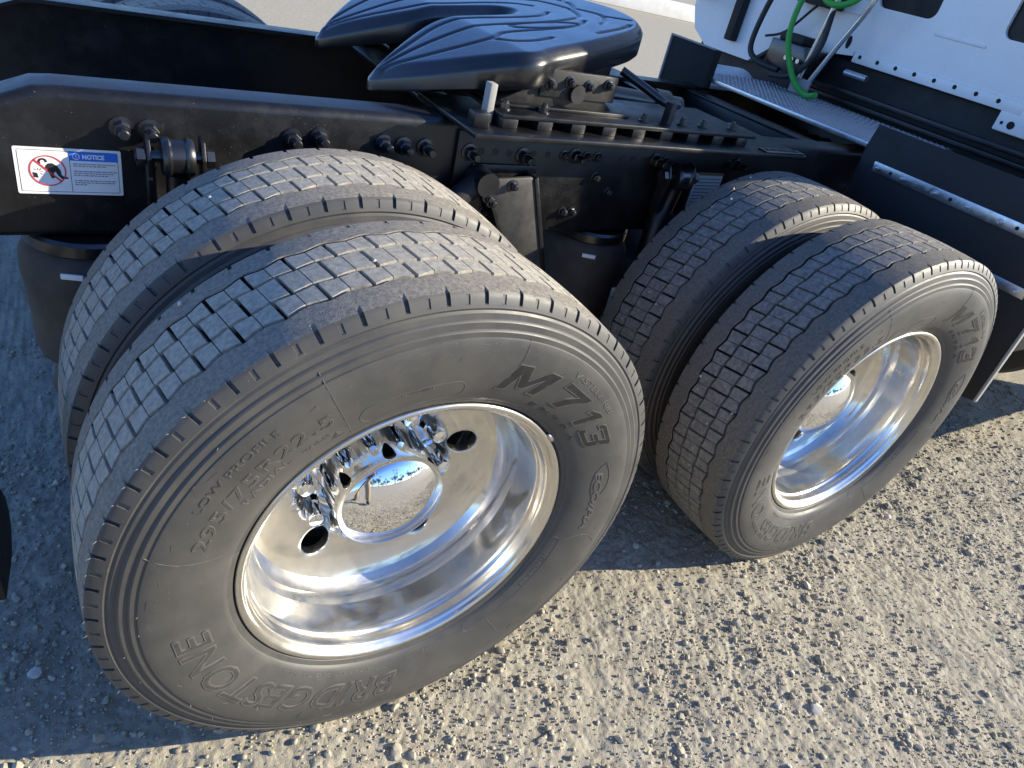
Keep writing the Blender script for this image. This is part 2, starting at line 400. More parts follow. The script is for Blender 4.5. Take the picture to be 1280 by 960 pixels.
def build_block(row):
    """one tread block (two halves split by a sipe) at phase 0; row -1, 0, 1"""
    lo, hi = {-1: (-.0650, -.0297), 0: (-.0238, .0238), 1: (.0297, .0650)}[row]
    mid_a = (lo+hi)/2; skew = .33; ph0 = {-1: .59, 0: .25, 1: .93}[row]*PITCH
    gap = .046; sip = .0085; nseg = 6
    amp_lo, amp_hi = {-1: (-.0030, .0014), 0: (-.0014, .0014), 1: (-.0014, .0030)}[row]
    bm = bmesh.new()
    def P(f, t, r):                                      # f 0..1 around pitch, t 0..1 across, r radius offset
        cw = math.cos(2*math.pi*f)
        a = (1-t)*(lo+amp_lo*cw)+t*(hi+amp_hi*cw)
        ph2 = ph0+f*PITCH+skew*(a-mid_a); rr = crown(a)+r
        return (rr*math.cos(ph2), a, rr*math.sin(ph2))
    def jag(t): return .010*(((t*7) % 1)-.5)
    mid = .5
    for h in (0, 1):
        nt = 8
        bounds = []
        for side in (0, 1):
            row_ = []
            for q in range(nt):
                t = q/(nt-1)
                if h == 0: f = gap if side == 0 else mid-sip+jag(t)
                else: f = mid+sip+jag(t) if side == 0 else 1-gap
                row_.append((f, t))
            bounds.append(row_)
        ring = list(bounds[0])
        for s in range(1, nseg): k = s/nseg; ring.append((bounds[0][-1][0]*(1-k)+bounds[1][-1][0]*k, 1.0))
        ring += bounds[1][::-1]
        for s in range(1, nseg): k = s/nseg; ring.append((bounds[1][0][0]*(1-k)+bounds[0][0][0]*k, 0.0))
        cf = sum(p[0] for p in ring)/len(ring)
        ins = [(p[0]+(cf-p[0])*.035, p[1]+(.5-p[1])*.03) for p in ring]
        top = [bm.verts.new(P(*p, 0)) for p in ins]; sh = [bm.verts.new(P(*p, -.0013)) for p in ring]; bo = [bm.verts.new(P(*p, -.0158)) for p in ring]
        n = len(ring)
        bm.faces.new(top)
        for k in range(n):
            bm.faces.new((top[k], sh[k], sh[(k+1) % n], top[(k+1) % n])); bm.faces.new((sh[k], bo[k], bo[(k+1) % n], sh[(k+1) % n]))
    bmesh.ops.recalc_face_normals(bm, faces=bm.faces[:])
    bmesh.ops.triangulate(bm, faces=[f for f in bm.faces if len(f.verts) > 4])
    me = bpy.data.meshes.new('block'); bm.to_mesh(me); bm.free(); me.materials.append(MAT['tread']); me.shade_smooth(); me.set_sharp_from_angle(angle=R_(35))
    return me
tyre_me = build_tyre_mesh(); block_me = {r: build_block(r) for r in (-1, 0, 1)}

block_me2 = {}
for r, b in block_me.items():
    c = b.copy(); c.materials[0] = MAT['tread2']; block_me2[r] = c
tyre_me2 = tyre_me.copy(); tyre_me2.materials[1] = MAT['shoulder2']
# --- lettering bent round the sidewall
def text_mesh(body, size=1.0, shear=0.0, extrude=0.0, offset=0.0, res=3, space=1.0):
    c = bpy.data.curves.new('t', 'FONT'); c.body = body; c.size = size; c.shear = shear; c.extrude = extrude
    c.offset = offset; c.resolution_u = res; c.space_character = space
    o = bpy.data.objects.new('t', c); COL.objects.link(o)
    bpy.context.view_layer.update(); dg = bpy.context.evaluated_depsgraph_get()
    me = bpy.data.meshes.new_from_object(o.evaluated_get(dg)); me.materials.clear()
    bpy.data.objects.remove(o); bpy.data.curves.remove(c)
    return me
def bend(me, a0, a1, r0, r1, h, base=0.0, box=None):
    n = len(me.vertices); V = np.empty(n*3, np.float32); me.vertices.foreach_get('co', V); V = V.reshape(-1, 3).astype(float)
    if box is None: box = (V[:, 0].min(), V[:, 0].max(), V[:, 1].min(), V[:, 1].max())
    zmx = np.abs(V[:, 2]).max()+1e-9
    u = (V[:, 0]-box[0])/(box[1]-box[0]); v = (V[:, 1]-box[2])/(box[3]-box[2])
    r = r0+v*(r1-r0); ph = R_(1)*(a0+u*(a1-a0))
    y = -(surf_a(r)+base+np.where(V[:, 2] > 0, h, -.001))
    out = np.stack([r*np.cos(ph), y, r*np.sin(ph)], -1)
    me.vertices.foreach_set('co', out.astype(np.float32).ravel()); me.update(); return box
def side_text(body, a0, a1, r0, r1, mat, parent, h=.0009, shear=0., offset=0., face=None, face_off=-.02, space=1.0):
    me = text_mesh(body, 1, shear, .05, offset, 3, space); bx = bend(me, a0, a1, r0, r1, h)
    me.materials.append(mat); o = new_obj('lettering', me, mat, parent)
    if face:
        me2 = text_mesh(body, 1, shear, .05, offset+face_off, 3, space); bend(me2, a0, a1, r0, r1, h+.00022, box=bx)
        me2.materials.append(face); new_obj('lettering_face', me2, face, parent)
    return o
GLY = {'M': [(0, 0), (0, 1), (.30, 1), (.5, .50), (.70, 1), (1, 1), (1, 0), (.755, 0), (.755, .56), (.57, .12), (.43, .12), (.245, .56), (.245, 0)],
       '7': [(0, 1), (1, 1), (1, .76), (.80, .46), (.66, .0), (.30, .0), (.44, .44), (.64, .72), (0, .72)],
       '1': [(.0, .80), (.0, .58), (.40, .68), (.40, 0), (1, 0), (1, 1), (.55, 1)],
       '3': [(.12, 1), (.88, 1), (1, .90), (1, .58), (.90, .5), (1, .42), (1, .1), (.88, 0), (.12, 0), (0, .1), (0, .30), (.24, .30), (.24, .21), (.72, .21), (.72, .40), (.36, .40), (.36, .60), (.72, .60), (.72, .79), (.24, .79), (.24, .70), (0, .70), (0, .9)]}
def side_glyph(ch, a0, a1, r0, r1, slant, parent, h=.0011, inset=.0017):
    rm = (r0+r1)/2; w = R_(a0-a1)*rm; hh = r1-r0; bm = bmesh.new()
    vs = [bm.verts.new((x*w+slant*(y-.5)*hh, y*hh, 0)) for x, y in GLY[ch]]; f = bm.faces.new(vs)
    if f.normal.z < 0: f.normal_flip()
    bm.normal_update()
    bot = bmesh.ops.extrude_face_region(bm, geom=[f])
    top = [g for g in bot['geom'] if isinstance(g, bmesh.types.BMFace)][0]
    for v in top.verts: v.co.z = 1
    bmesh.ops.inset_region(bm, faces=[top], thickness=inset, use_even_offset=True)
    top.material_index = 1
    bmesh.ops.triangulate(bm, faces=[q for q in bm.faces if len(q.verts) > 4])
    for v in bm.verts:
        r = r0+v.co.y; ph = R_(a0)-v.co.x/rm; y = -(float(surf_a(r))+(h if v.co.z > .5 else -.001)); v.co = (r*math.cos(ph), y, r*math.sin(ph))
    me = bm_mesh(bm); me.materials.append(MAT['letter']); me.materials.append(MAT['letter_dark'])
    return new_obj('lettering', me, None, parent)
def polar_line(pts, width, h, bm):
    """raised line on the sidewall; pts (angle deg, r)"""
    P = [np.array([math.radians(a), r]) for a, r in pts]; n = len(P); L_ = []
    for i in range(n):
        d = P[min(i+1, n-1)]-P[max(i-1, 0)]; d = np.array([d[0]*P[i][1], d[1]]); d /= np.linalg.norm(d)+1e-9
        nrm = np.array([-d[1], d[0]])
        row = []
        for s, hh in ((-1, -.0006), (-.5, h), (.5, h), (1, -.0006)):
            r = P[i][1]+nrm[1]*s*width; ph = P[i][0]+nrm[0]*s*width/P[i][1]
            row.append(bm.verts.new((r*math.cos(ph), -(float(surf_a(r))+hh), r*math.sin(ph))))
        L_.append(row)
    for A_, B_ in zip(L_, L_[1:]):
        for k in range(3): bm.faces.new((A_[k], A_[k+1], B_[k+1], B_[k]))
def pill(a0, a1, r0, r1, n=14):
    rm = (r0+r1)/2; hw = (r1-r0)/2; pts = []
    da = math.degrees(hw/rm); s = 1 if a1 > a0 else -1
    A0, A1 = a0+s*da, a1-s*da
    for k in range(n+1): pts.append((A0+(A1-A0)*k/n, r1))
    for k in range(1, 7): t = k/7*math.pi; pts.append((A1+s*da*math.sin(t), rm+hw*math.cos(t)))
    for k in range(n+1): pts.append((A1+(A0-A1)*k/n, r0))
    for k in range(1, 7): t = k/7*math.pi; pts.append((A0-s*da*math.sin(t), rm-hw*math.cos(t)))
    return pts+[pts[0]]
letter_proto = []
def build_lettering():
    root = empty('proto')
    L1, LD, LM = MAT['letter'], MAT['letter_dark'], MAT['letter_mid']
    for ch, a0, a1 in (('M', 76.3, 62.0), ('7', 58.5, 47.5), ('1', 43.8, 39.2), ('3', 36.6, 27.6)): side_glyph(ch, a0, a1, .346, .399, .42, root)
    side_text('BRIDGESTONE', -89.5, -173.5, .346, .400, L1, root, .0011, .22, .030, LM, -.032, 1.05)
    side_text('LOW PROFILE', 149.5, 127.5, .4065, .4175, L1, root, .0008, 0, .01, LM, -.03)
    side_text('295/75R22.5', 159.5, 118.5, .367, .3895, L1, root, .0009, .05, .01, LM, -.035, 1.12)
    side_text('RADIAL', 145.5, 131.0, .349, .3605, L1, root, .0007, 0, 0)
    side_text('MA-0-58', 128.0, 121.0, .346, .3525, L1, root, .0006, 0, 0)
    side_text('V-STEEL RIB', 57.5, 37.5, .4085, .4190, L1, root, .0007, .2, 0)
    side_text('E X T R A', 62, 34, .3265, .3355, L1, root, .0007, 0, .02, LD, -.03)
    side_text('ECO/PIA', 15.5, -9.0, .366, .3815, L1, root, .0009, .25, .02)
    side_text('REGROOVABLE', 103, 95, .3565, .3605, L1, root, .0005)
    side_text('REGROOVABLE', -22, -38, .3275, .3345, L1, root, .0005)
    side_text('LOAD RANGE G  TUBELESS', -100, -133, .3235, .3295, L1, root, .0005)
    side_text('152/148M', -77, -86, .3265, .332, L1, root, .0005)
    bm = bmesh.new()
    polar_line(pill(113.5, 86.5, .329, .3635), .0007, .0006, bm)
    polar_line(pill(-14, -64, .319, .338), .0007, .0006, bm)
    leaf = [(18.5, .389)]+[(18.5-13*t, .3885+.008*math.sin(math.pi*t)) for t in (.15, .3, .5, .7, .85)]+[(5.5, .385)]
    polar_line(leaf, .0009, .0009, bm)
    leaf2 = [(18.5, .389), (17.5, .378), (15, .366), (11, .3605), (7, .362), (4.5, .368)]
    polar_line(leaf2, .0009, .0009, bm)
    for a, r0, r1, bent in ((116.5, .322, .4535, 0), (161.5, .318, .4435, 1), (-55, .34, .40, 0), (-14.5, .345, .425, 2), (74.5, .402, .447, 0), (-118, .405, .425, 0), (30, .3, .312, 0)):
        pts = [(a+bent*1.6*math.sin(k/6*3.1), r0+(r1-r0)*k/6) for k in range(7)]
        polar_line(pts, .0007, .0007, bm)
    for a in np.arange(0, 360, 18.0):                    # bead ticks and fine mould ticks
        polar_line([(a+3, .3045), (a+3, .3125)], .0005, .0004, bm)
        r0 = .402+.02*random.random(); a2 = a+random.uniform(0, 16)
        polar_line([(a2, r0), (a2-1.4, r0+.004), (a2-1.2, r0+.001)], .0004, .0004, bm)
    for a in (140.0, 172.0, -145.0, -110.0, 97.0, 84.0):
        r0 = random.uniform(.425, .43); polar_line([(a, r0), (a+2.5, r0+.001)], .0005, .0005, bm)
    # mountain mark
    for q in (((121.2, .3345), (119.6, .3475), (118.0, .3345), (121.2, .3345)), ((120.4, .336), (119.6, .342), (118.9, .336))):
        polar_line(q, .0006, .0006, bm)
    polar_line([(a, .3140+0*a) for a in np.linspace(0, 360, 181)], .0005, .0003, bm)
    new_obj('mould_line', bm_mesh(bm, True, 60), L1, root)
    return root
letters = build_lettering()
def hairs(parent, seed):
    r = random.Random(seed); V = []; F = []
    def spike(p, d, ln, w=.00035):
        d = Vector(d).normalized(); s = d.orthogonal().normalized(); t = d.cross(s); b = len(V)
        p = Vector(p)
        for k in range(3): V.append(p+w*(math.cos(k*2.09)*s+math.sin(k*2.09)*t))
        V.append(p+d*ln+s*ln*r.uniform(-.25, .25)+t*ln*r.uniform(-.25, .25))
        F.extend([(b, b+1, b+3), (b+1, b+2, b+3), (b+2, b, b+3)])
    for k in range(NP):
        for f in (.15, .65):
            ph = (k+f+.09)*PITCH
            if r.random() < .75:
                rr = .4978; spike((rr*math.cos(ph), -.119, rr*math.sin(ph)), (math.cos(ph)*.7, -.7, math.sin(ph)*.7), r.uniform(.004, .009))
        if r.random() < .4:
            ph = (k+r.random())*PITCH; rr = r.choice((.4365, .448, .4615, .40, .42)); spike((rr*math.cos(ph), -float(surf_a(rr)), rr*math.sin(ph)), (0.5*math.cos(ph), -1, .3), r.uniform(.003, .007))
    for k in range(40):                                  # hairs left on the shoulder
        ph = r.uniform(0, 6.28); a = r.uniform(-.115, -.07); rr = crown(a); spike((rr*math.cos(ph), a, rr*math.sin(ph)), (math.cos(ph), r.uniform(-.5, .5), math.sin(ph)), r.uniform(.002, .006))
    o = new_obj('vent_hairs', mesh(V, F), MAT['hair'], parent); o['kind'] = 'stuff'
    return o
def make_tyre(cx, yc, rot, flip=False, blocks=True, text=False, label=None):
    fr_ = cx > .5; bms = block_me2 if fr_ else block_me
    t = new_obj('tyre', tyre_me2 if fr_ else tyre_me, None, truck, (cx, yc, .5), (0, rot, math.pi if flip else 0))
    if label: t['label'] = label
    if blocks:
        for row in (-1, 0, 1):
            for k in range(NP):
                new_obj('tread_block', bms[row], None, t, None, (0, k*PITCH, 0))
    if text:
        for c in letters.children:
            new_obj(c.name.split('.')[0], c.data, None, t)
        hairs(t, int(cx*10)+3)
    return t
FX = 1.314
make_tyre(0, .118, 0, text=True, label='dusty outer drive tyre with raised sidewall lettering, behind the other axle')
make_tyre(0, .453, 1.1, label='inner drive tyre half hidden behind its outer twin')
make_tyre(FX, .118, R_(-3), text=True, label='outer drive tyre with raised sidewall lettering, beside the black splash flap')
make_tyre(FX, .453, .7, label='inner drive tyre partly sunlit above its outer twin')
# far side tyres: tread joined into one part
def joined_tread():
    bm = bmesh.new()
    for row in (-1, 0, 1):
        for k in range(NP):
            n0 = len(bm.verts); bm.from_mesh(block_me[row]); bm.verts.ensure_lookup_table()
            bmesh.ops.rotate(bm, verts=bm.verts[n0:], cent=(0, 0, 0), matrix=Matrix.Rotation(k*PITCH, 3, 'Y'))
    me = bpy.data.meshes.new('tread'); bm.to_mesh(me); bm.free(); me.materials.append(MAT['tread']); return me
jt = joined_tread()
for cx in (0, FX):
    for yc, fl in ((2*CY-.118, True), (2*CY-.453, True)):
        t = make_tyre(cx, yc, .4, flip=fl, blocks=False)
        o = new_obj('tread', jt, None, t); o['kind'] = 'stuff'
for c in list(letters.children): bpy.data.objects.remove(c)
bpy.data.objects.remove(letters)

# ------------------------------------------------------------------ wheels
rim_prof = [(.262, .232), (.2985, .236), (.2985, .229), (.284, .222), (.2815, .205), (.270, .18), (.262, .15), (.264, .11), (.2845, .075), (.2850, .016), (.2905, .0085), (.2975, .0075), (.3005, .0055),
            (.3010, .0025), (.2995, -.0005), (.2965, -.0018), (.2925, -.0010), (.2895, .0015), (.2868, .0055), (.2845, .0085), (.2815, .0100), (.2795, .0135), (.2785, .019), (.2770, .030),
            (.2752, .0335), (.2735, .0345), (.2722, .0375), (.2712, .045), (.2700, .070), (.2690, .095), (.2665, .115), (.2625, .131), (.2565, .145), (.2490, .155)]
def disc_d(r): return np.interp(r, [.10, .125, .136, .145, .151, .156, .182, .21, .235, .249], [.243, .242, .238, .220, .196, .188, .180, .1725, .1630, .155])
HR = .182; HRAD = .0285; HOFF = 15.5
def build_disc():
    V = []; F = []; r0, r1 = .100, .249; half = R_(18); nray = 60; rings = 8
    rays = [2*math.pi*j/nray for j in range(nray)]
    for rad in (r0, r1):
        for sg in (-1, 1):
            ct = math.atan2(rad*math.sin(sg*half), rad*math.cos(half)-HR) % (2*math.pi)
            rays[min(range(nray), key=lambda q: abs(rays[q]-ct))] = ct
    for k in range(10):
        a0 = R_(HOFF+36*k); c = np.array([HR*math.cos(a0), HR*math.sin(a0)]); b0 = len(V)
        for j in range(nray):
            t = rays[j]; d = np.array([math.cos(t+a0), math.sin(t+a0)])
            s = 1e9
            for rad in (r0, r1):                         # ray against the circles
                B_ = c@d; C_ = c@c-rad*rad; D_ = B_*B_-C_
                if D_ > 0:
                    for q in (-B_-math.sqrt(D_), -B_+math.sqrt(D_)):
                        if q > 1e-6: s = min(s, q)
            for sg in (-1, 1):                           # ray against the sector sides
                nrm = np.array([-math.sin(a0+sg*half), math.cos(a0+sg*half)]); dn = d@nrm
                if abs(dn) > 1e-9:
                    q = -(c@nrm)/dn
                    if q > 1e-6: s = min(s, q)
            hr = HRAD if k % 2 == 0 else .0012           # five hand holes, the sectors between are plain
            for i in range(-3, rings):
                if i < 0:
                    p = c+d*(hr if i != -1 else hr+.0006); wall = (.022, .004, .0010)[i+3] if k % 2 == 0 else (0, 0, 0)[i+3]
                    if k % 2: p = c+d*hr*(.05, .3, .6)[i+3]
                    dd = float(disc_d(np.hypot(*p)))+wall
                else:
                    rad = hr+.002+(s-hr-.002)*(i/(rings-1)); p = c+d*rad; dd = float(disc_d(np.hypot(*p)))
                V.append((p[0], dd, p[1]))
        m_ = rings+3
        for j in range(nray):
            for i in range(m_-1):
                a = b0+j*m_+i; b = b0+((j+1) % nray)*m_+i; F.append((a, a+1, b+1, b))
    bm = bmesh.new(); me = mesh(V, F); bm.from_mesh(me); bmesh.ops.remove_doubles(bm, verts=bm.verts[:], dist=.0006)
    return bm_mesh(bm, True, 50)
disc_me = build_disc()
hub_prof = [(.1085, .250), (.1085, .240), (.1065, .232), (.1052, .125), (.1048, .110), (.1035, .1035), (.1010, .0998)]
for k in range(1, 13):
    t = R_(34)*(1-k/12); hub_prof.append((max(.0001, .1800*math.sin(t)), .0690+.1800*(1-math.cos(t))))
def nut_me():
    bm = bmesh.new(); rings = []
    for r, d, hexy in ((.0235, .000, 0), (.0235, -.006, 0), (.0190, -.010, 1), (.0172, -.030, 1), (.0165, -.056, .6), (.0160, -.062, 0), (.0140, -.068, 0), (.0001, -.0705, 0)):
        ring = []
        for k in range(24):
            a = k/24*2*math.pi; hx = math.cos(math.pi/6)/math.cos(((a+math.pi/6) % (math.pi/3))-math.pi/6)
            rr = r*(1+(hx*1.06-1)*hexy); ring.append(bm.verts.new((rr*math.cos(a), d, rr*math.sin(a))))
        rings.append(ring)
    for A, B in zip(rings, rings[1:]):
        for k in range(24): bm.faces.new((A[k], A[(k+1) % 24], B[(k+1) % 24], B[k]))
    return bm_mesh(bm, True, 40)
nutm = nut_me(); nutm.materials.append(MAT['chrome'])
RV, RF = lathe_v(rim_prof, 192); rim_me = np_mesh(RV, RF, True, 60); rim_me.materials.append(MAT['alu'])
disc_me.materials.append(MAT['alu'])
for cx, rt in ((0, 0), (FX, R_(11))):
    wh = new_obj('wheel_rim', rim_me, None, truck, (cx, 0, .5), (0, rt, 0))
    wh['label'] = 'deep polished aluminium rim of the outer dual wheel'
    new_obj('wheel_disc', disc_me, None, wh)
    lathe('hub_cap', hub_prof, 96, MAT['chrome'], wh, angle=50)
    for k in range(10):
        a = R_(HOFF+18+36*k); new_obj('lug_nut', nutm, None, wh, (.1400*math.cos(a), .240, .1400*math.sin(a)))
    a = R_(HOFF+72+5); tube('valve_stem', [(.215*math.cos(a), .172, .215*math.sin(a)), (.218*math.cos(a), .12, .218*math.sin(a)), (.222*math.cos(a), .07, .222*math.sin(a))], .0042, MAT['chrome'], wh, 8)
    if cx == 0:
        bm = bmesh.new()
        pts = [((.3030)*math.cos(R_(41-k*.8)), -.0005, (.3030)*math.sin(R_(41-k*.8))) for k in range(7)]
        tube_bm(pts, [.002, .0042, .0046, .0046, .0046, .0042, .002], 8, bm); new_obj('balance_weight', bm_mesh(bm, True), MAT['steel'], wh)
    # inner wheel, brake drum and hub behind
    lathe('inner_wheel_rim', [(.285, .330), (.297, .322), (.297, .334), (.285, .345), (.265, .42), (.27, .50), (.296, .565), (.2985, .572), (.285, .572)], 64, MAT['alu'], truck, loc=(cx, 0, .5))
    lathe('brake_drum', [(.02, .270), (.20, .275), (.21, .29), (.21, .45), (.06, .46)], 48, MAT['cast'], truck, loc=(cx, 0, .5))
    lathe('far_wheel_rim', [(.05, 2.18), (.25, 2.19), (.27, 2.25), (.285, 2.37), (.2985, 2.38), (.285, 2.30), (.27, 1.90), (.296, 1.81), (.2985, 1.80), (.05, 1.83)], 64, MAT['alu'], truck, loc=(cx, 0, .5))
    # axle housing
    V, F = lathe_v([(.062, .40), (.068, .60), (.070, .95), (.12, 1.02), (.17, 1.12), (.17, 1.26), (.12, 1.36), (.070, 1.43), (.068, 1.78), (.062, 1.98)], 32)
    new_obj('axle_housing', np_mesh(V, F, True, 50), MAT['cast'], truck, (cx, 0, .5))

# ------------------------------------------------------------------ frame rails
ZT, ZB = 1.020, .735
def rail(yo, sgn):
    """C channel: web outer face at yo, flanges towards the centre (sgn = +1: +y)"""
    t = .0095; w = .09; rad = .020
    sec = []                                             # outer outline (dy, z)
    def arc(cx, cz, r, a0, a1, n=5): return [(cx+r*math.cos(R_(a0+(a1-a0)*k/n)), cz+r*math.sin(R_(a0+(a1-a0)*k/n))) for k in range(n+1)]
    outer = [(w, ZT)]+arc(rad, ZT-rad, rad, 90, 180)+arc(rad, ZB+rad, rad, 180, 270)+[(w, ZB)]
    inner = [(w, ZB+t)]+arc(rad, ZB+rad, rad-t, 270, 180)+arc(rad, ZT-rad, rad-t, 180, 90)+[(w, ZT-t)]
    sec = outer+inner
    stations = [(-.86, .20), (-.62, .062), (-.475, .003), (-.440, 0), (-.40, 0), (0, 0), (.5, 0), (1.2, 0), (2.6, 0), (3.2, 0)]
    V = []; F = []; n = len(sec)
    for x, cut in stations:                              # tail: the top slopes down
        for dy, z in sec:
            f = (z-ZB)/(ZT-ZB); V.append((x, yo+sgn*dy, z-cut*f if cut else z))
    for i in range(len(stations)-1):
        for k in range(n): F.append((i*n+k, i*n+(k+1) % n, (i+1)*n+(k+1) % n, (i+1)*n+k))
    F.append(tuple(range(n))); F.append(tuple((len(stations)-1)*n+k for k in range(n))[::-1])
    me = mesh(V, F); bm = bmesh.new(); bm.from_mesh(me)
    return new_obj('frame_rail', bm_mesh(bm, True, 40), MAT['black'], truck)
YW = .76
r1 = rail(YW, 1); r1['label'] = 'black steel frame rail carrying the notice label'
r2 = rail(2*CY-YW, -1)
# bolt: flange nut with protruding stud, axis -y
def bolt_me(s=1.0, stud=.020):
    bm = bmesh.new(); rings = []
    for r, d, hx in ((.0185, .001, 0), (.0185, -.004, 0), (.0135, -.005, 1), (.0135, -.019, 1), (.0118, -.021, 1), (.0085, -.0212, 0), (.0085, -.021-stud, 0), (.007, -.0225-stud, 0), (.0001, -.0228-stud, 0)):
        ring = []
        for k in range(12):
            a = k/12*2*math.pi; q = (1 if k % 2 == 0 else .88) if hx else 1
            ring.append(bm.verts.new((r*q*s*math.cos(a)*1.05, d*s, r*q*s*math.sin(a)*1.05)))
        rings.append(ring)
    for A, B in zip(rings, rings[1:]):
        for k in range(12): bm.faces.new((A[k], A[(k+1) % 12], B[(k+1) % 12], B[k]))
    me = bm_mesh(bm, True, 30); me.materials.append(MAT['black_clean']); return me
bm_big, bm_small = bolt_me(1.1, .022), bolt_me(.75, .006)
for x, z in ((-.340, .957), (-.292, .955), (-.022, .955), (.036, .960), (.182, .955), (.231, .952), (.286, .951)):
    new_obj('bolt', bm_big, None, r1, (x, YW, z), (0, random.uniform(0, 1), 0))
# outer fish plate with its bolts
plate = new_obj('fish_plate', bm_mesh(box_bm((.365, .7475, .742), (1.62, .7585, 1.000), .002), True), MAT['black'], truck)
for x, z in ((.398, .950), (.552, .948), (.60, .865), (.615, .80), (.68, .955), (.715, .955), (.755, .955), (.79, .955), (.72, .80), (.75, .80), (.80, .90), (.86, .86), (1.0, .955), (1.04, .955), (1.3, .955), (1.34, .955), (.47, .80)):
    new_obj('bolt', bm_big if z == .95 or z == .948 or random.random() < .35 else bm_small, None, plate, (x, .7475, z), (0, random.uniform(0, 1), 0))
for x in (.432, .472, .512, .585, .63, .88, .92, .96, 1.12, 1.16):
    bm = tube_bm([(x, .7485, .953), (x, .7465, .953)], .009, 14); new_obj('bolt_hole_rim', bm_mesh(bm, True), MAT['cast'], plate)
new_obj('bracket_bar', bm_mesh(box_bm((.41, .738, .885), (.60, .7475, .925), .002), True), MAT['black'], plate)
# ------------------------------------------------------------------ fifth wheel mounting rails
for s in (0, 1):
    f = (lambda y: y) if s == 0 else (lambda y: 2*CY-y)
    def bx(name, lo, hi, mat, par, bev=.002):
        y0, y1 = sorted((f(lo[1]), f(hi[1]))); return box(name, (lo[0], y0, lo[2]), (hi[0], y1, hi[2]), mat, par, bev)
    mr = bx('mounting_rail', (.330 if s == 0 else .46, .612 if s == 0 else .70, 1.0215), (1.47, .930, 1.034), MAT['black'], truck, .003)
    mr['label'] = 'black slotted mounting rail for the fifth wheel'
    bx('upper_angle', (.42, .664, 1.056), (1.28, .930, 1.066), MAT['black'], mr)
    for k in range(9):
        x = .424+k*.098
        bx('slot_tooth', (x, .666, 1.034), (x+.042, .76, 1.0562), MAT['black'], mr, .0015)
    for x in (.45, .56, .88, 1.02, 1.10, 1.22):
        new_obj('bolt', bm_small, None, mr, (x, f(.71), 1.066), (-math.pi/2, 0, 0))
    if s == 0: bx('end_lug', (.345, .655, 1.034), (.385, .69, 1.066), MAT['black'], mr)
    # perforated strip towards the cab
    st = bx('perforated_strip', (1.29, .618, 1.0342), (1.462, .652, 1.0385), MAT['black_clean'], truck, .001)
    for k in range(6):
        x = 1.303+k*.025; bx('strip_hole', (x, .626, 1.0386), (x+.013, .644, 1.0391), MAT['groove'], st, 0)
# saddle cross plates between the rails
for x0, x1, z0, z1 in ((.36, .46, 1.000, 1.012), (1.04, 1.16, 1.036, 1.048), (1.43, 1.475, 1.000, 1.010)):
    box('cross_plate', (x0, .853, z0), (x1, 2*CY-.853, z1), MAT['black'], truck, .002)
# frame cross members
for x in (.66, 1.80, 2.3):
    bm = box_bm((x, .853, ZT-.022), (x+.085, 2*CY-.853, ZT-.012), .002); box_bm((x, .853, ZB+.03), (x+.010, 2*CY-.853, ZT-.022), .001, bm=bm)
    new_obj('cross_member', bm_mesh(bm, True), MAT['black'], truck)
# diagonal airlines and loom between the rails
for k in range(7):
    y = 1.0+.06*k; pts = [(.3+.05*k, y, .93-.02*k), (.8, y+.06*math.sin(k), .90), (1.25, y-.05, .95-.015*k), (1.55, y+.08*math.cos(k*2), .86), (1.9, y+.03, .94), (2.5, y, .95)]
    tube('air_line', smooth_path(pts, 8), .006+.002*(k % 3), MAT['hose'], truck, 8)
bm = tube_bm([(.86, 1.03, 1.06), (1.30, 1.03, 1.045)], .028, 18); tube_bm([(1.18, 1.03, 1.05), (1.24, 1.03, 1.047)], .04, 18, bm)
new_obj('air_cylinder', bm_mesh(bm, True, 50), MAT['black_clean'], truck)

# ------------------------------------------------------------------ fifth wheel
def fw_z(x): return 1.212+.15*(x-.657)-np.where(x < .5, .085*(np.clip(.5-x, 0, 1)/.28)**1.3, 0)
half = [(.700, 0), (.696, .018), (.680, .034), (.655, .041), (.55, .043), (.46, .046), (.425, .054), (.375, .082), (.317, .122), (.265, .162), (.238, .184), (.224, .198), (.219, .211), (.223, .222), (.236, .238), (.27, .282), (.31, .327), (.35, .366),
        (.41, .415), (.455, .447), (.478, .464), (.498, .473), (.520, .475), (.545, .468), (.578, .446), (.65, .421), (.72, .397), (.81, .360), (.90, .319), (.955, .286), (.995, .246), (1.025, .205), (1.055, .14), (1.072, .07), (1.078, 0)]
OUT = np.array(half+[(x, -v) for x, v in half[::-1][1:-1]])
def seg_dist(P, poly, closed=True):
    A = poly; B = np.roll(poly, -1, 0)
    if not closed: A, B = A[:-1], B[:-1]
    best = np.full(len(P), 1e9); near = np.zeros_like(P)
    for a, b in zip(A, B):
        d = b-a; t = np.clip(((P-a)@d)/(d@d+1e-12), 0, 1); q = a+t[:, None]*d; e = np.hypot(*(P-q).T)
        m_ = e < best; best[m_] = e[m_]; near[m_] = q[m_]
    return best, near
def inside(P, poly):
    c = np.zeros(len(P), bool); A = poly; B = np.roll(poly, -1, 0)
    for (x0, y0), (x1, y1) in zip(A, B):
        if y0 == y1: continue
        m_ = ((y0 > P[:, 1]) != (y1 > P[:, 1])) & (P[:, 0] < (x1-x0)*(P[:, 1]-y0)/(y1-y0)+x0); c ^= m_
    return c
def chaikin(P, n=2):
    for _ in range(n):
        Q = np.roll(P, -1, 0); P = np.stack([.75*P+.25*Q, .25*P+.75*Q], 1).reshape(-1, 2)
    return P
OUTs = chaikin(OUT, 2)
gx = np.arange(.205, 1.095, .0045); gv = np.arange(-.486, .4861, .0045)
GX, GV = np.meshgrid(gx, gv, indexing='ij'); P2 = np.stack([GX, GV], -1).reshape(-1, 2)
ins = inside(P2, OUTs); ds, nr = seg_dist(P2, OUTs)
keep = ins | (ds < .0033)
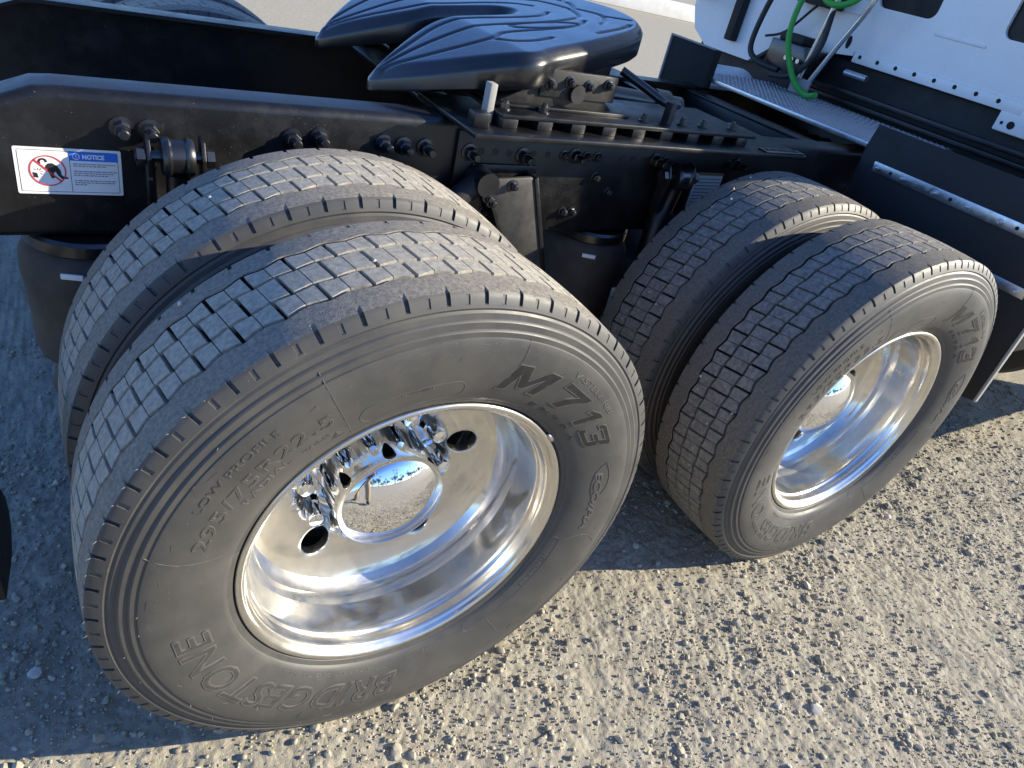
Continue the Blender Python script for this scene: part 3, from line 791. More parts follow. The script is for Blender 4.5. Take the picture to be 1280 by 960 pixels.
P2[~ins & keep] = nr[~ins & keep]; ds = np.where(ins, ds, 0)
grooves = [[(.245, .205), (.33, .165), (.43, .112), (.53, .094), (.66, .098), (.75, .085), (.80, .045)],
           [(.25, .218), (.35, .202), (.46, .190), (.54, .176), (.64, .168), (.73, .160), (.82, .135), (.87, .10), (.90, .0)],
           [(.25, .231), (.33, .268), (.42, .298), (.49, .300), (.54, .262), (.62, .248), (.72, .236), (.80, .205), (.85, .160)],
           [(.49, .315), (.52, .345), (.58, .350), (.64, .328)],
           [(.80, .300), (.90, .262), (.96, .225)],
           [(.92, .0), (.95, .09), (.915, .165), (.875, .205)],
           [(.955, .115), (1.0, .17)]]
lp = [(.60+.105*math.cos(t)*1.0+.10, .196+.030*math.sin(t)) for t in np.linspace(0, 2*math.pi, 25)]
grooves.append(lp)
gd = np.full(len(P2), 1e9); Pa = np.stack([P2[:, 0], np.abs(P2[:, 1])], -1)
for gl in grooves:
    gp = np.array([p[:2] for p in [(q.x, q.y) for q in smooth_path([(a, b, 0) for a, b in gl], 4)]])
    gd = np.minimum(gd, seg_dist(Pa, gp, False)[0])
roll = .026
zz = fw_z(P2[:, 0])-.024*np.clip(1-ds/roll, 0, 1)**2
zz -= .0055*np.exp(-(gd/.0060)**2)
idm = -np.ones(len(P2), int); idm[keep] = np.arange(keep.sum())
I = np.arange(len(P2)).reshape(GX.shape); Q = np.stack([I[:-1, :-1], I[1:, :-1], I[1:, 1:], I[:-1, 1:]], -1).reshape(-1, 4)
Q = idm[Q[(keep[Q]).all(1)]]
Vt = np.stack([P2[:, 0], CY-P2[:, 1], zz], -1)[keep]
me = np_mesh(Vt, Q[:, ::-1], True)
fw = new_obj('fifth_wheel_plate', me, MAT['black_clean'], truck)
fw['label'] = 'glossy black grooved fifth wheel coupling plate with two horns'
# side skirt of the plate
ring = OUTs; n = len(ring); V = []; F = []
tg = np.roll(ring, -1, 0)-np.roll(ring, 1, 0); tg /= np.linalg.norm(tg, axis=1)[:, None]
nin = np.stack([-tg[:, 1], tg[:, 0]], -1)
if inside(ring+nin*.004, ring).mean() < .5: nin = -nin
for k, (x, v_) in enumerate(ring):
    zt = float(fw_z(np.array(x))); dep = .030+.028*max(0, min(1, (x-.24)/.2))
    p1 = ring[k]+nin[k]*.0065; p0 = ring[k]-nin[k]*.0006; p2 = ring[k]-nin[k]*.0022
    V += [(p1[0], CY-p1[1], zt-.0127), (p0[0], CY-p0[1], zt-.0205), (p2[0], CY-p2[1], zt-.027), (p2[0], CY-p2[1], zt-.020-dep*.85), (x+(.66-x)*.012, CY-v_*.985, zt-.020-dep)]
for k in range(n):
    a = 5*k; b = 5*((k+1) % n)
    for q in range(4): F.append((a+q, b+q, b+q+1, a+q+1))
me = mesh(V, F); bm = bmesh.new(); bm.from_mesh(me); new_obj('skirt', bm_mesh(bm, True, 50), MAT['black_clean'], fw)
# underside ribs, locking jaw block and pedestals
box('jaw_block', (.70, CY-.20, 1.11), (.96, CY+.20, 1.195), MAT['cast'], fw, .01)
for s in (-1, 1):
    yb = CY+s*.405
    ped = prism('pedestal_bracket', [(.44, 1.067), (.81, 1.067), (.73, 1.12), (.68, 1.150), (.58, 1.150), (.54, 1.12)], 'y', yb-.035, yb+.035, MAT['cast'], truck, .004)
    box('side_flange', (.56, yb+s*.0352-.006, 1.095), (.79, yb+s*.0352+.006, 1.158), MAT['cast'], ped, .003)
    for x, z in ((.585, 1.125), (.64, 1.135), (.70, 1.13), (.76, 1.138)):
        new_obj('bolt', bm_small, None, ped, (x, yb+s*.041, z), (0, random.random(), 0 if s < 0 else math.pi))
    tube('pivot_pin', [(.665, yb-.055, 1.11), (.665, yb+.055, 1.11)], .022, MAT['cast'], ped, 16)
    new_obj('foot_plate', bm_mesh(box_bm((.43, yb-.06, 1.0662), (.84, yb+.06, 1.0745), .002), True), MAT['black'], ped)
for x in (.398, .955):
    box('stop_post', (x, .70, 1.034), (x+.018, .727, 1.120), MAT['trim'] if x < .5 else MAT['cast'], truck, .002)
tube('release_handle', smooth_path([(.92, .90, 1.15), (.98, .84, 1.12), (1.02, .80, 1.10), (1.10, .83, 1.09)], 6), .012, MAT['black_clean'], truck, 10)

# ------------------------------------------------------------------ shock absorber mounts (one ahead of each axle)
for dx in (-.255, 1.06):
    z = .928; y = .693
    sh = lathe('shock_absorber', [(.001, -.03), (.012, -.03), (.012, -.028), (.033, -.028), (.037, -.022), (.037, -.016), (.033, -.012), (.033, .012), (.037, .016), (.037, .022), (.033, .028), (.012, .028), (.012, .03), (.001, .03)], 32, MAT['black_clean'], truck, axis='x', loc=(dx, y, z))
    new_obj('stud', bm_mesh(tube_bm([(-.072, 0, 0), (.066, 0, 0)], .011, 12), True), MAT['black_clean'], sh)
    for s in (-.050, .045):
        bm = prism_bm([(.0, .035), (.0, -.11), (-.03, -.11), (-.045, .0), (-.03, .032)], 'x', s-.004, s+.004, .0015)
        bmesh.ops.transform(bm, matrix=Matrix.Translation((0, .065-.04, 0)), verts=bm.verts[:])
        new_obj('bracket_ear', bm_mesh(bm, True), MAT['black'], sh)
        bm = bmesh.new(); bmesh.ops.create_cone(bm, cap_ends=True, segments=6, radius1=.019, radius2=.018, depth=.014, matrix=Matrix.Translation((s+math.copysign(.013, s), 0, 0))@Matrix.Rotation(math.pi/2, 4, 'Y'))
        new_obj('nut', bm_mesh(bm), MAT['black_clean'], sh)
    new_obj('damper_body', bm_mesh(tube_bm([(0, 0, -.03), (0, .01, -.10), (.0, .02, -.11), (.02, .03, -.42)], [.022, .022, .038, .038], 18), True, 50), MAT['black'], sh)
# ------------------------------------------------------------------ torque arm hanger
hg = prism('torque_arm_hanger', [(.415, .905), (.555, .915), (.565, .90), (.655, .66), (.585, .64), (.545, .70), (.425, .872)], 'y', .685, .697, MAT['hanger'], truck, .003)
box('flange', (0, -.004, -.14), (.012, .062, .14), MAT['black'], hg, .002, M=Matrix.Translation((.607, .685, .78))@Matrix.Rotation(R_(-20), 4, 'Y'))
box('flange', (0, -.004, -.13), (.012, .062, .13), MAT['black'], hg, .002, M=Matrix.Translation((.475, .685, .79))@Matrix.Rotation(R_(-28), 4, 'Y'))
bm = tube_bm([(.425, .672, .895), (.425, .745, .895)], .030, 18); new_obj('pivot', bm_mesh(bm, True, 50), MAT['black_clean'], hg)
bm = tube_bm([(.425, .71, .895), (.20, .71, .72)], .028, 14); new_obj('torque_rod', bm_mesh(bm, True, 50), MAT['cast'], hg)
for x, z in ((.50, .893), (.435, .862), (.448, .85)): new_obj('bolt', bm_small, None, hg, (x, .685, z))

# ------------------------------------------------------------------ air springs
def air_spring(cx, cy):
    a = lathe('air_spring', [(.06, .700), (.115, .700), (.128, .690), (.136, .672), (.138, .640), (.134, .590), (.131, .540), (.132, .470), (.126, .440), (.10, .435), (.10, .36), (.115, .34), (.02, .34)], 40, MAT['airspring'], truck, axis='z', loc=(cx, cy, 0))
    lathe('top_bead', [(.05, .735), (.118, .735), (.124, .728), (.124, .706), (.112, .6985), (.05, .70)], 40, MAT['black_clean'], a, axis='z')
    for s in (0.0,):
        ang = R_(250 if cx < 0 else 242)
        box('tag', (-.020, -.003, -.0055), (.020, .003, .0055), MAT['label_white'], a, .001, M=Matrix.Translation((.1385*math.cos(ang), .1385*math.sin(ang), .672))@Matrix.Rotation(ang+math.pi/2, 4, 'Z'))
    return a
for cx in (-.405, .905): air_spring(cx, .845); air_spring(cx, 2*CY-.845)
for cx in (0, FX):
    for y in (.80, 2*CY-.80):
        bm = tube_bm([(cx-.44, y, .36), (cx-.1, y, .40), (cx+.35, y, .42)], [.045, .05, .035], 10); new_obj('trailing_arm', bm_mesh(bm, True), MAT['cast'], truck)
        bm = box_bm((cx-.07, y-.06, .40), (cx+.07, y+.06, .60), .012); new_obj('axle_seat', bm_mesh(bm, True), MAT['cast'], truck)
    box('spring_hanger', (cx+.30, .765, .40), (cx+.40, .84, .735), MAT['cast'], truck, .01)
    box('spring_hanger', (cx+.30, 2*CY-.84, .40), (cx+.40, 2*CY-.765, .735), MAT['cast'], truck, .01)

# ------------------------------------------------------------------ NOTICE label on the rail
lx0, lz1, lw, lh = -.516, .9140, .171, .088
NL = empty('notice_label', (lx0, YW-.0006, lz1), truck); NL['label'] = 'white NOTICE label with a red prohibition ring'
NL.rotation_euler = (0, R_(.8), 0)
def lab_poly(name, pts, depth, mat):                     # pts in label mm: x right, y down
    bm = bmesh.new(); bm.faces.new([bm.verts.new((x/1000, -depth, -y/1000)) for x, y in pts][::-1])
    me = bpy.data.meshes.new('p'); bm.to_mesh(me); bm.free(); return new_obj(name, me, mat, NL)
def rrect(x0, y0, x1, y1, r, n=4):
    pts = []
    for cx, cy, a in ((x1-r, y0+r, -90), (x1-r, y1-r, 0), (x0+r, y1-r, 90), (x0+r, y0+r, 180)):
        for k in range(n+1): t = R_(a+90*k/n); pts.append((cx+r*math.cos(t), cy+r*math.sin(t)))
    return pts
bm = prism_bm([(x/1000, -y/1000) for x, y in rrect(0, 0, 171, 88, 3)], 'y', -.0006, .0002); new_obj('label_sheet', bm_mesh(bm), MAT['label_white'], NL)
def strip(name, pts, wd, depth, mat, closed=False):
    P = [Vector(p) for p in pts]; bm = bmesh.new(); n = len(P); rows = []
    for i in range(n):
        d = (P[(i+1) % n]-P[i-1]) if closed else (P[min(i+1, n-1)]-P[max(i-1, 0)])
        nn = Vector((-d.y, d.x)).normalized()*wd/2
        rows.append([bm.verts.new(((P[i]+s*nn).x/1000, -depth, -(P[i]+s*nn).y/1000)) for s in (-1, 1)])
    for i in range(n if closed else n-1): a, b = rows[i], rows[(i+1) % n]; bm.faces.new((a[0], b[0], b[1], a[1]))
    me = bpy.data.meshes.new('s'); bm.to_mesh(me); bm.free(); return new_obj(name, me, mat, NL)
strip('border', rrect(6, 5, 165, 83, 2.5), .8, .0010, MAT['ink'], True)
lab_poly('heading_band', [(86, 5.5), (164.5, 5.5), (164.5, 22), (86, 22)], .0012, MAT['blue'])
strip('divider', [(86, 5), (86, 83)], .8, .0014, MAT['ink'])
circ = lambda cx, cy, r, n=36: [(cx+r*math.cos(2*math.pi*k/n), cy+r*math.sin(2*math.pi*k/n)) for k in range(n)]
# pictogram
lab_poly('figure', [(48, 33), (52, 29), (58, 28.5), (65, 33), (70, 41), (71, 50), (74, 53), (81, 54.5), (81, 57.5), (71, 58), (65, 51), (62, 44.5), (59, 47), (60, 56), (55, 57.5), (51.5, 47), (46.5, 38.5)], .0013, MAT['ink'])
strip('figure_head', [(38.5, 31), (37.5, 26), (40, 22), (44.5, 21), (48, 23), (49.5, 27)], 3.6, .0013, MAT['ink'])
lab_poly('wheel_block', [(26, 46.5), (33, 48), (34.5, 57), (27.5, 56)], .0013, MAT['ink'])
for k, (a, b) in enumerate((((29, 40), (31.5, 43)), ((35, 38), (35, 42.5)), ((40, 39), (37.5, 43)), ((43, 44), (38.5, 45.5)), ((42, 50), (38.5, 48)))): strip('burst_line', [a, b], .9, .0013, MAT['ink'])
strip('prohibition_ring', circ(50, 43, 28), 2.1, .0016, MAT['red'], True)
strip('prohibition_slash', [(30.3, 23.3), (69.7, 62.7)], 2.8, .0016, MAT['red'])
def lab_text(name, body, x0, y0, x1, y1, mat, off=.02):
    me = text_mesh(body, 1, 0, 0, off); n = len(me.vertices); V = np.empty(n*3, np.float32); me.vertices.foreach_get('co', V); V = V.reshape(-1, 3)
    u = (V[:, 0]-V[:, 0].min())/np.ptp(V[:, 0]); v = (V[:, 1]-V[:, 1].min())/np.ptp(V[:, 1])
    o = np.stack([(x0+u*(x1-x0))/1000, np.full(n, -.0016), -(y1-v*(y1-y0))/1000], -1); me.vertices.foreach_set('co', o.astype(np.float32).ravel()); me.update(); me.materials.append(mat)
    return new_obj(name, me, mat, NL)
lab_text('heading_text', 'NOTICE', 107, 9.5, 143, 18.5, MAT['label_white'], .045)
strip('icon_ring', circ(97, 13.8, 5.4), 1.3, .0016, MAT['label_white'], True); strip('icon_mark', [(97, 10), (97, 15)], 1.4, .0016, MAT['label_white']); strip('icon_dot', [(97, 16), (97, 17.4)], 1.4, .0016, MAT['label_white'])
for y, x1 in ((28, 160), (32, 145), (42, 162), (46, 160), (50, 150), (60, 160), (64, 157), (68, 112)):
    x = 91
    while x < x1-2:
        ww = random.uniform(3, 9); strip('text_line', [(x, y), (min(x+ww, x1), y)], 1.7, .0013, MAT['ink_grey']); x += ww+1.3
# second decal ahead of the second shock mount
D2 = prism('data_label', [(1.185, .925), (1.30, .925), (1.30, .815), (1.185, .815)], 'y', .7462, .7474, MAT['label_white'], truck, 0); D2['label'] = 'pale lined data label half hidden behind a tyre'
box('label_edge', (1.185, .7452, .917), (1.30, .7460, .925), MAT['orange'], D2, 0)
for k in range(9): box('text_line', (1.192, .7455, .905-k*.0105), (1.294, .7460, .9075-k*.0105), MAT['ink_grey'], D2, 0)

# ------------------------------------------------------------------ splash flaps ahead of the drive wheels
def flap(near):
    f = (lambda y: y) if near else (lambda y: 2*CY-y)
    X0 = 1.90
    poly = [(f(-.016), 1.128), (f(-.016), .50), (f(.05), .485), (f(.66), .50), (f(.70), .62), (f(.715), 1.05), (f(.705), 1.128)]
    bm = prism_bm(poly, 'x', X0, X0+.008, .0015); a = new_obj('splash_flap', bm_mesh(bm, True), MAT['plastic'], truck)
    a['label'] = 'black plastic splash flap with a galvanised strip' if near else 'black splash flap on the far side of the frame'
    y0, y1 = sorted((f(-.024), f(-.016))); box('cut_edge', (X0-.004, y0, .50), (X0+.014, y1, 1.128), MAT['trim'], a, .002)
    if not near: y0, y1 = sorted((f(.0), f(.70))); box('top_edge', (X0-.002, y0, 1.1285), (X0+.012, y1, 1.136), MAT['trim'], a, .002)
    y0, y1 = sorted((f(-.005), f(.655))); st = box('fixing_strip', (X0-.006, y0, .988), (X0-.001, y1, 1.022), MAT['galv'], a, .0012)
    for k, yy in enumerate((.638, .54, .42, .31, .20, .07)):
        bm = bmesh.new(); bmesh.ops.create_cone(bm, cap_ends=True, segments=6, radius1=.0085, radius2=.0085, depth=.008, matrix=Matrix.Translation((X0-.010, f(yy), 1.005))@Matrix.Rotation(math.pi/2, 4, 'Y'))
        tube_bm([(X0-.012, f(yy), 1.005), (X0-.024, f(yy), 1.005)], .0042, 8, bm); new_obj('bolt', bm_mesh(bm, True), MAT['galv'], a)
    for yy in (.585, .365, .15):
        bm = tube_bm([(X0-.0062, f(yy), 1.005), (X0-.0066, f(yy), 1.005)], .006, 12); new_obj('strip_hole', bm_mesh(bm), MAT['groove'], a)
    y0, y1 = sorted((f(.03), f(.17))); box('lower_bracket', (X0-.007, y0, .835), (X0-.001, y1, .865), MAT['galv'], a, .001)
    bm = tube_bm([(X0-.007, f(.06), .85), (X0-.032, f(.06), .85)], .006, 8); new_obj('bolt', bm_mesh(bm, True), MAT['galv'], a)
    return a
flap(True)
bb = box('air_intake_box', (1.90, 1.53, .88), (1.94, 1.80, 1.165), MAT['groove'], truck, .004); bb['label'] = 'pale-edged box beyond the far frame rail, its shaded inside painted as a black face'  # closed box: the near-black face colour stands in for a shaded open inside
box('box_edge', (1.894, 1.53, 1.1655), (1.905, 1.80, 1.172), MAT['trim'], bb, .001); box('box_edge', (1.894, 1.8005, .88), (1.905, 1.809, 1.172), MAT['trim'], bb, .001)
bk = box('clamp_bracket', (1.97, .735, .865), (2.03, .7595, .90), MAT['galv'], truck, .002); tube('clamp_stud', [(2.0, .745, .90), (2.0, .745, .945)], .008, MAT['galv'], bk, 8)

# ------------------------------------------------------------------ deck plate with tread lugs
deck = box('deck_plate', (1.935, .735, 1.048), (2.50, 1.66, 1.060), MAT['galv'], truck, .002); deck['label'] = 'raised diamond pattern aluminium deck plate behind the cab'
box('front_lip', (1.929, .735, 1.044), (1.9348, 1.66, 1.061), MAT['galv'], deck, .002)
V = []; F = []
for i in range(22):
    for j in range(37):
        cx = 1.952+i*.025; cy = .75+j*.025
        if cx > 2.49 or cy > 1.65: continue
        a = R_(45 if i % 2 else -45); b0 = len(V); ca, sa = math.cos(a), math.sin(a)
        for u, v_, z in ((-.0090, 0, 0), (0, .0036, 0), (.0090, 0, 0), (0, -.0036, 0), (-.0045, 0, .0028), (.0045, 0, .0028)):
            V.append((cx+1.15*(u*ca-v_*sa), cy+1.15*(u*sa+v_*ca), 1.0601+z*1.6))
        F += [(b0, b0+4, b0+1), (b0+4, b0+5, b0+1), (b0+5, b0+2, b0+1), (b0+2, b0+5, b0+3), (b0+5, b0+4, b0+3), (b0+4, b0, b0+3)]
o = new_obj('tread_lugs', mesh(V, F, True), MAT['galv'], deck); o['kind'] = 'stuff'
# ------------------------------------------------------------------ cab
XC = 2.55
cabw = MAT['white']
cab = empty('cab', (XC, CY, 1.2), truck); cab['label'] = 'white painted cab rear wall with dark windows'
def cp(name, lo, hi, mat, bev=.004, seg=3):
    return box(name, (lo[0]-XC, lo[1]-CY, lo[2]-1.2), (hi[0]-XC, hi[1]-CY, hi[2]-1.2), mat, cab, bev, seg)
def rect_panel(name, outer, holes, x0, x1, mat, parent, off, r=.035):
    """panel in the y-z plane with rounded openings, using boundary fill"""
    bm = bmesh.new(); loops = []
    def rr(y0, z0, y1, z1, r):
        return [(p[0]*1.0, p[1]*1.0) for p in rrect(y0, z0, y1, z1, r, 6)]
    for xx in (x0, x1):
        es = []
        for pts in [outer]+[rr(*h, r) for h in holes]:
            vs = [bm.verts.new((xx-off[0], p[0]-off[1], p[1]-off[2])) for p in pts]; loops.append(vs)
            es += [bm.edges.new((vs[k], vs[(k+1) % len(vs)])) for k in range(len(vs))]
        bmesh.ops.triangle_fill(bm, edges=es, use_beauty=True)
    h = len(loops)//2
    for A, B in zip(loops[:h], loops[h:]):
        for k in range(len(A)): bm.faces.new((A[k], A[(k+1) % len(A)], B[(k+1) % len(B)], B[k]))
    return new_obj(name, bm_mesh(bm, True, 30), mat, parent)
OFF = (XC, CY, 1.2)
wins = [(1.09, 1.452, 1.36, 1.80), (.36, 1.452, .81, 1.80), (1.62, 1.452, 2.05, 1.80)]
outer = [(-.03, 1.275), (.66, 1.275), (1.37, 1.275), (1.37, 1.255), (1.80, 1.20), (1.93, 1.10), (2.25, 1.10), (2.36, 1.16), (2.41, 1.26), (2.41, 3.05), (2.30, 3.15), (.08, 3.15), (-.03, 3.05)]
rect_panel('rear_wall', outer, wins, XC, XC+.035, cabw, cab, OFF)
for y0, z0, y1, z1 in wins: cp('window_pane', (XC+.016, y0-.01, z0-.01), (XC+.022, y1+.01, z1+.01), MAT['glass'], 0)
cp('body_shell', (XC+.036, -.03, 1.275), (XC+1.9, 2.41, 3.15), cabw, .06, 4)
cp('pressed_ridge', (XC-.006, .845, 1.405), (XC+.004, 1.06, 1.415), cabw, .003)
cp('pressed_ridge', (XC-.006, 1.40, 1.405), (XC+.004, 1.60, 1.415), cabw, .003)
lf = cp('lower_flange', (XC-.004, .60, 1.232), (XC+.03, 1.365, 1.276), cabw, .004)
for k in range(8):
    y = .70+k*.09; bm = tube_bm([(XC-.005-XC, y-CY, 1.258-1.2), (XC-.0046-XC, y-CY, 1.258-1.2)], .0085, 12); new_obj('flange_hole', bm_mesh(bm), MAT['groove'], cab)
tb = cp('mounting_tab', (XC-.003, .36, 1.165), (XC+.01, .675, 1.276), cabw, .006)
for y, r in ((.615, .014), (.65, .006)):
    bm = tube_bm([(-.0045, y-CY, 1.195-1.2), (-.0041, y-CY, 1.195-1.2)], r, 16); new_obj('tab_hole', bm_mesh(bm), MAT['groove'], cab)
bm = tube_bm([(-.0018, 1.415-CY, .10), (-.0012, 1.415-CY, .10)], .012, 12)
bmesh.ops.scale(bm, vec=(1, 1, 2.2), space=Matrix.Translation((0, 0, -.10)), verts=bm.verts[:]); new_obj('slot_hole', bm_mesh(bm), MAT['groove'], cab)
# black chassis behind and under the cab
cp('underbody', (XC+.04, .05, .78), (XC+1.9, 2.33, 1.24), MAT['plastic'], .02)
for k, (y, z, x) in enumerate(((.80, 1.13, XC-.05), (1.05, 1.09, XC-.03))): cp('rear_crossbar', (x, .25+.1*k, z-.02), (x+.03, 1.55, z), MAT['black'], .004)
bm = tube_bm([(-.10, 1.30-CY, -.005), (-.10, 1.19-CY, -.005)], .013, 12); new_obj('latch_tube', bm_mesh(bm, True), MAT['steel'], cab)
for s in (-1, 1):
    y = CY+s*1.205
    cp('side_extender', (2.20, min(y, y-s*.03), 1.30), (XC+.04, max(y, y-s*.03), 3.2), cabw, .008)
    cp('side_fairing', (2.78, min(y, y-s*.05), .23), (XC+1.9, max(y, y-s*.05), 1.27), cabw, .015)
# battery box / step behind the flap and the fuel tanks
box('step_box', (2.06, .03, .62), (2.46, .66, 1.055), MAT['plastic'], truck, .02)
box('step_rail', (2.07, .06, 1.056), (2.44, .085, 1.066), MAT['galv'], truck, .002); box('step_rail', (2.07, .40, 1.056), (2.09, .66, 1.066), MAT['black_clean'], truck, .002)
for s in (-1, 1):
    yc = CY+s*.86
    tk = lathe('fuel_tank', [(.001, 2.50), (.24, 2.505), (.283, 2.515), (.295, 2.53), (.295, 3.6), (.24, 3.62), (.001, 3.62)], 56, MAT['cast'] if s < 0 else MAT['white'], truck, axis='x', loc=(0, yc, .64))
    for x in (2.72, 3.3): lathe('tank_strap', [(.2955, x), (.301, x), (.301, x+.05), (.2955, x+.05)], 56, MAT['galv'], tk, axis='x')
lathe('air_tank', [(.001, 2.06), (.10, 2.07), (.145, 2.10), (.155, 2.14), (.155, 2.46), (.12, 2.50), (.001, 2.51)], 40, MAT['white'], truck, axis='x', loc=(0, 1.86, .915))  # white colour stands in for sunlight falling on the aluminium tank
# grab handle / hose tender on the deck
hd = tube('hose_tender', smooth_path([(2.40, 1.475, 1.06), (2.40, 1.46, 1.25), (2.40, 1.44, 1.44), (2.40, 1.40, 1.535), (2.40, 1.33, 1.545), (2.40, 1.275, 1.47), (2.40, 1.36, 1.26), (2.40, 1.435, 1.07)], 8), .0115, MAT['steel'], truck, 14)
hd['label'] = 'bright bent tube hose holder standing on the deck plate'
box('foot', (2.385, 1.40, 1.0605), (2.40, 1.50, 1.125), MAT['trim'], hd, .003)
gh = tube('air_hose', smooth_path([(2.32, 1.30, 1.09), (2.34, 1.37, 1.075), (2.34, 1.46, 1.12), (2.33, 1.55, 1.25), (2.34, 1.57, 1.40), (2.36, 1.52, 1.53), (2.38, 1.47, 1.60)], 8), .0125, MAT['green'], truck, 12); gh['label'] = 'green air hose looped over the hose holder'
gh2 = tube('air_hose', smooth_path([(2.38, 1.53, 1.60), (2.33, 1.49, 1.50), (2.30, 1.42, 1.43), (2.30, 1.34, 1.425), (2.32, 1.28, 1.47), (2.36, 1.25, 1.58)], 8), .0125, MAT['green'], truck, 12); gh2['label'] = 'green air hose hanging below the hose holder top'
tube('air_hose', smooth_path([(2.42, 1.62, 1.12), (2.40, 1.74, 1.13), (2.40, 1.81, 1.19), (2.42, 1.80, 1.40), (2.46, 1.75, 1.60)], 8), .013, MAT['hose'], truck, 12)
tube('air_hose', smooth_path([(2.36, 1.60, 1.10), (2.36, 1.48, 1.13), (2.38, 1.42, 1.25), (2.40, 1.44, 1.38), (2.44, 1.50, 1.60)], 8), .012, MAT['hose'], truck, 12)
tube('cable', smooth_path([(2.50, 1.83, 1.23), (2.49, 1.72, 1.27), (2.49, 1.62, 1.38), (2.50, 1.56, 1.45)], 6), .006, MAT['hose'], truck, 8)
box('valve_block', (2.42, 1.46, 1.12), (2.54, 1.72, 1.24), MAT['black_clean'], truck, .008)
box('valve_block', (2.44, 1.56, 1.24), (2.545, 1.70, 1.275), MAT['plastic'], truck, .008)
for k in range(3): tube('fitting', [(2.40, 1.52+.035*k, 1.18), (2.425, 1.52+.035*k, 1.18)], .010, MAT['steel'], truck, 10)
box('hinge_bracket', (2.50, 2.04, 1.16), (2.549, 2.09, 1.42), MAT['plastic'], truck, .006)
box('hinge_bracket', (2.47, 1.50, 1.40), (2.548, 1.72, 1.56), MAT['plastic'], truck, .01)

# ------------------------------------------------------------------ rear mud flap edge at the tail
V = []; F = []
prof = [(.30, .42), (.355, .40), (.42, .37), (.50, .34)]
mf = prism('mud_flap', [(.28, .62), (.29, .27), (.46, .20), (.535, .205), (.558, .235), (.552, .28), (.515, .33), (.45, .40), (.40, .62)], 'x', -.632, -.620, MAT['plastic'], truck, .003)
mf['label'] = 'black rubber mud flap behind the rear drive wheel'
box('hanger_bar', (-.636, .26, .62), (-.616, .76, .645), MAT['black'], mf, .003)

# ------------------------------------------------------------------ background: concrete barrier and dark trailer
def ground_at(px, py):
    d = Fw+((px-640)/FPX)*cr-((py-480)/FPX)*cu; t = -CAM.z/d.z; return CAM+t*d
A_, B_ = ground_at(868, 29), ground_at(770, 7.5)
dirv = (B_-A_); dirv.z = 0; dirv.normalize(); nrmv = Vector((-dirv.y, dirv.x, 0));
if nrmv.dot(CAM-A_) > 0: nrmv = -nrmv
ba = new_obj('concrete_barrier', None); ba.location = A_
Mb = Matrix((dirv, nrmv, Vector((0, 0, 1)))).transposed().to_4x4()
ba.matrix_world = Matrix.Translation(A_)@Mb
prism('barrier_body', [(0, 0), (0, .40), (.03, .43), (.37, .43), (.4, .40), (.4, 0)], 'x', 0, 9, MAT['concrete'], ba, .02)
tag(ba, 'low pale concrete barrier far across the yard', 'barrier')
tr = new_obj('parked_trailer', None); tr.matrix_world = Matrix.Translation(A_+nrmv*1.6+dirv*.4)@Mb
box('trailer_body', (0, 0, .35), (10, 2.4, 2.8), MAT['plastic'], tr, .05); box('trailer_skirt', (.5, .1, .0), (9.5, 2.3, .35), MAT['plastic'], tr, .03)
tag(tr, 'dark parked trailer behind the far concrete barrier', 'trailer')

# ------------------------------------------------------------------ pebbles caught in the treads
def tread_hit(px, py, cx, R=.5035):
    d = Fw+((px-640)/FPX)*cr-((py-480)/FPX)*cu; o = CAM-Vector((cx, 0, .5))
    a = d.x**2+d.z**2; b = 2*(o.x*d.x+o.z*d.z); c = o.x**2+o.z**2-R*R; D = b*b-4*a*c
    if D < 0: return None
    t = (-b-math.sqrt(D))/(2*a); return CAM+t*d
V0, F0 = ico(2)
for cx, lab, pts in ((0, 'pale pebble caught in the tread of the dual tyres ahead of the notice label', ((225, 380, 5), (86, 671, 5), (262, 247, 4), (205, 270, 3), (468, 326, 4))),
                     (FX, 'pale pebble caught in the tread of the dual tyres beside the splash flap', ((876, 470, 5), (872, 486, 3), (884, 529, 4), (915, 517, 4), (866, 560, 3), (862, 581, 3), (866, 568, 3), (812, 365, 4), (820, 380, 4), (917, 236, 4), (914, 249, 4), (938, 222, 4), (890, 258, 3), (778, 398, 3)))):
    for px, py, sz in pts:
        h = tread_hit(px, py, cx)
        if h is None: continue
        s_ = sz*.00085; r = np.random.default_rng(int(px)); W = V0*(1+.35*(r.random((len(V0), 1))-.5))*s_*np.array([1, .8, .7])
        me = np_mesh(W, F0, True, 30); A = me.attributes.new('shade', 'FLOAT', 'POINT'); A.data.foreach_set('value', np.full(len(W), .95, np.float32))
        o = new_obj('pebble', me, MAT['stone'], None, h, (r.random()*3, r.random()*3, 0)); tag(o, lab, 'pebble', 'pebbles caught in tyre treads')

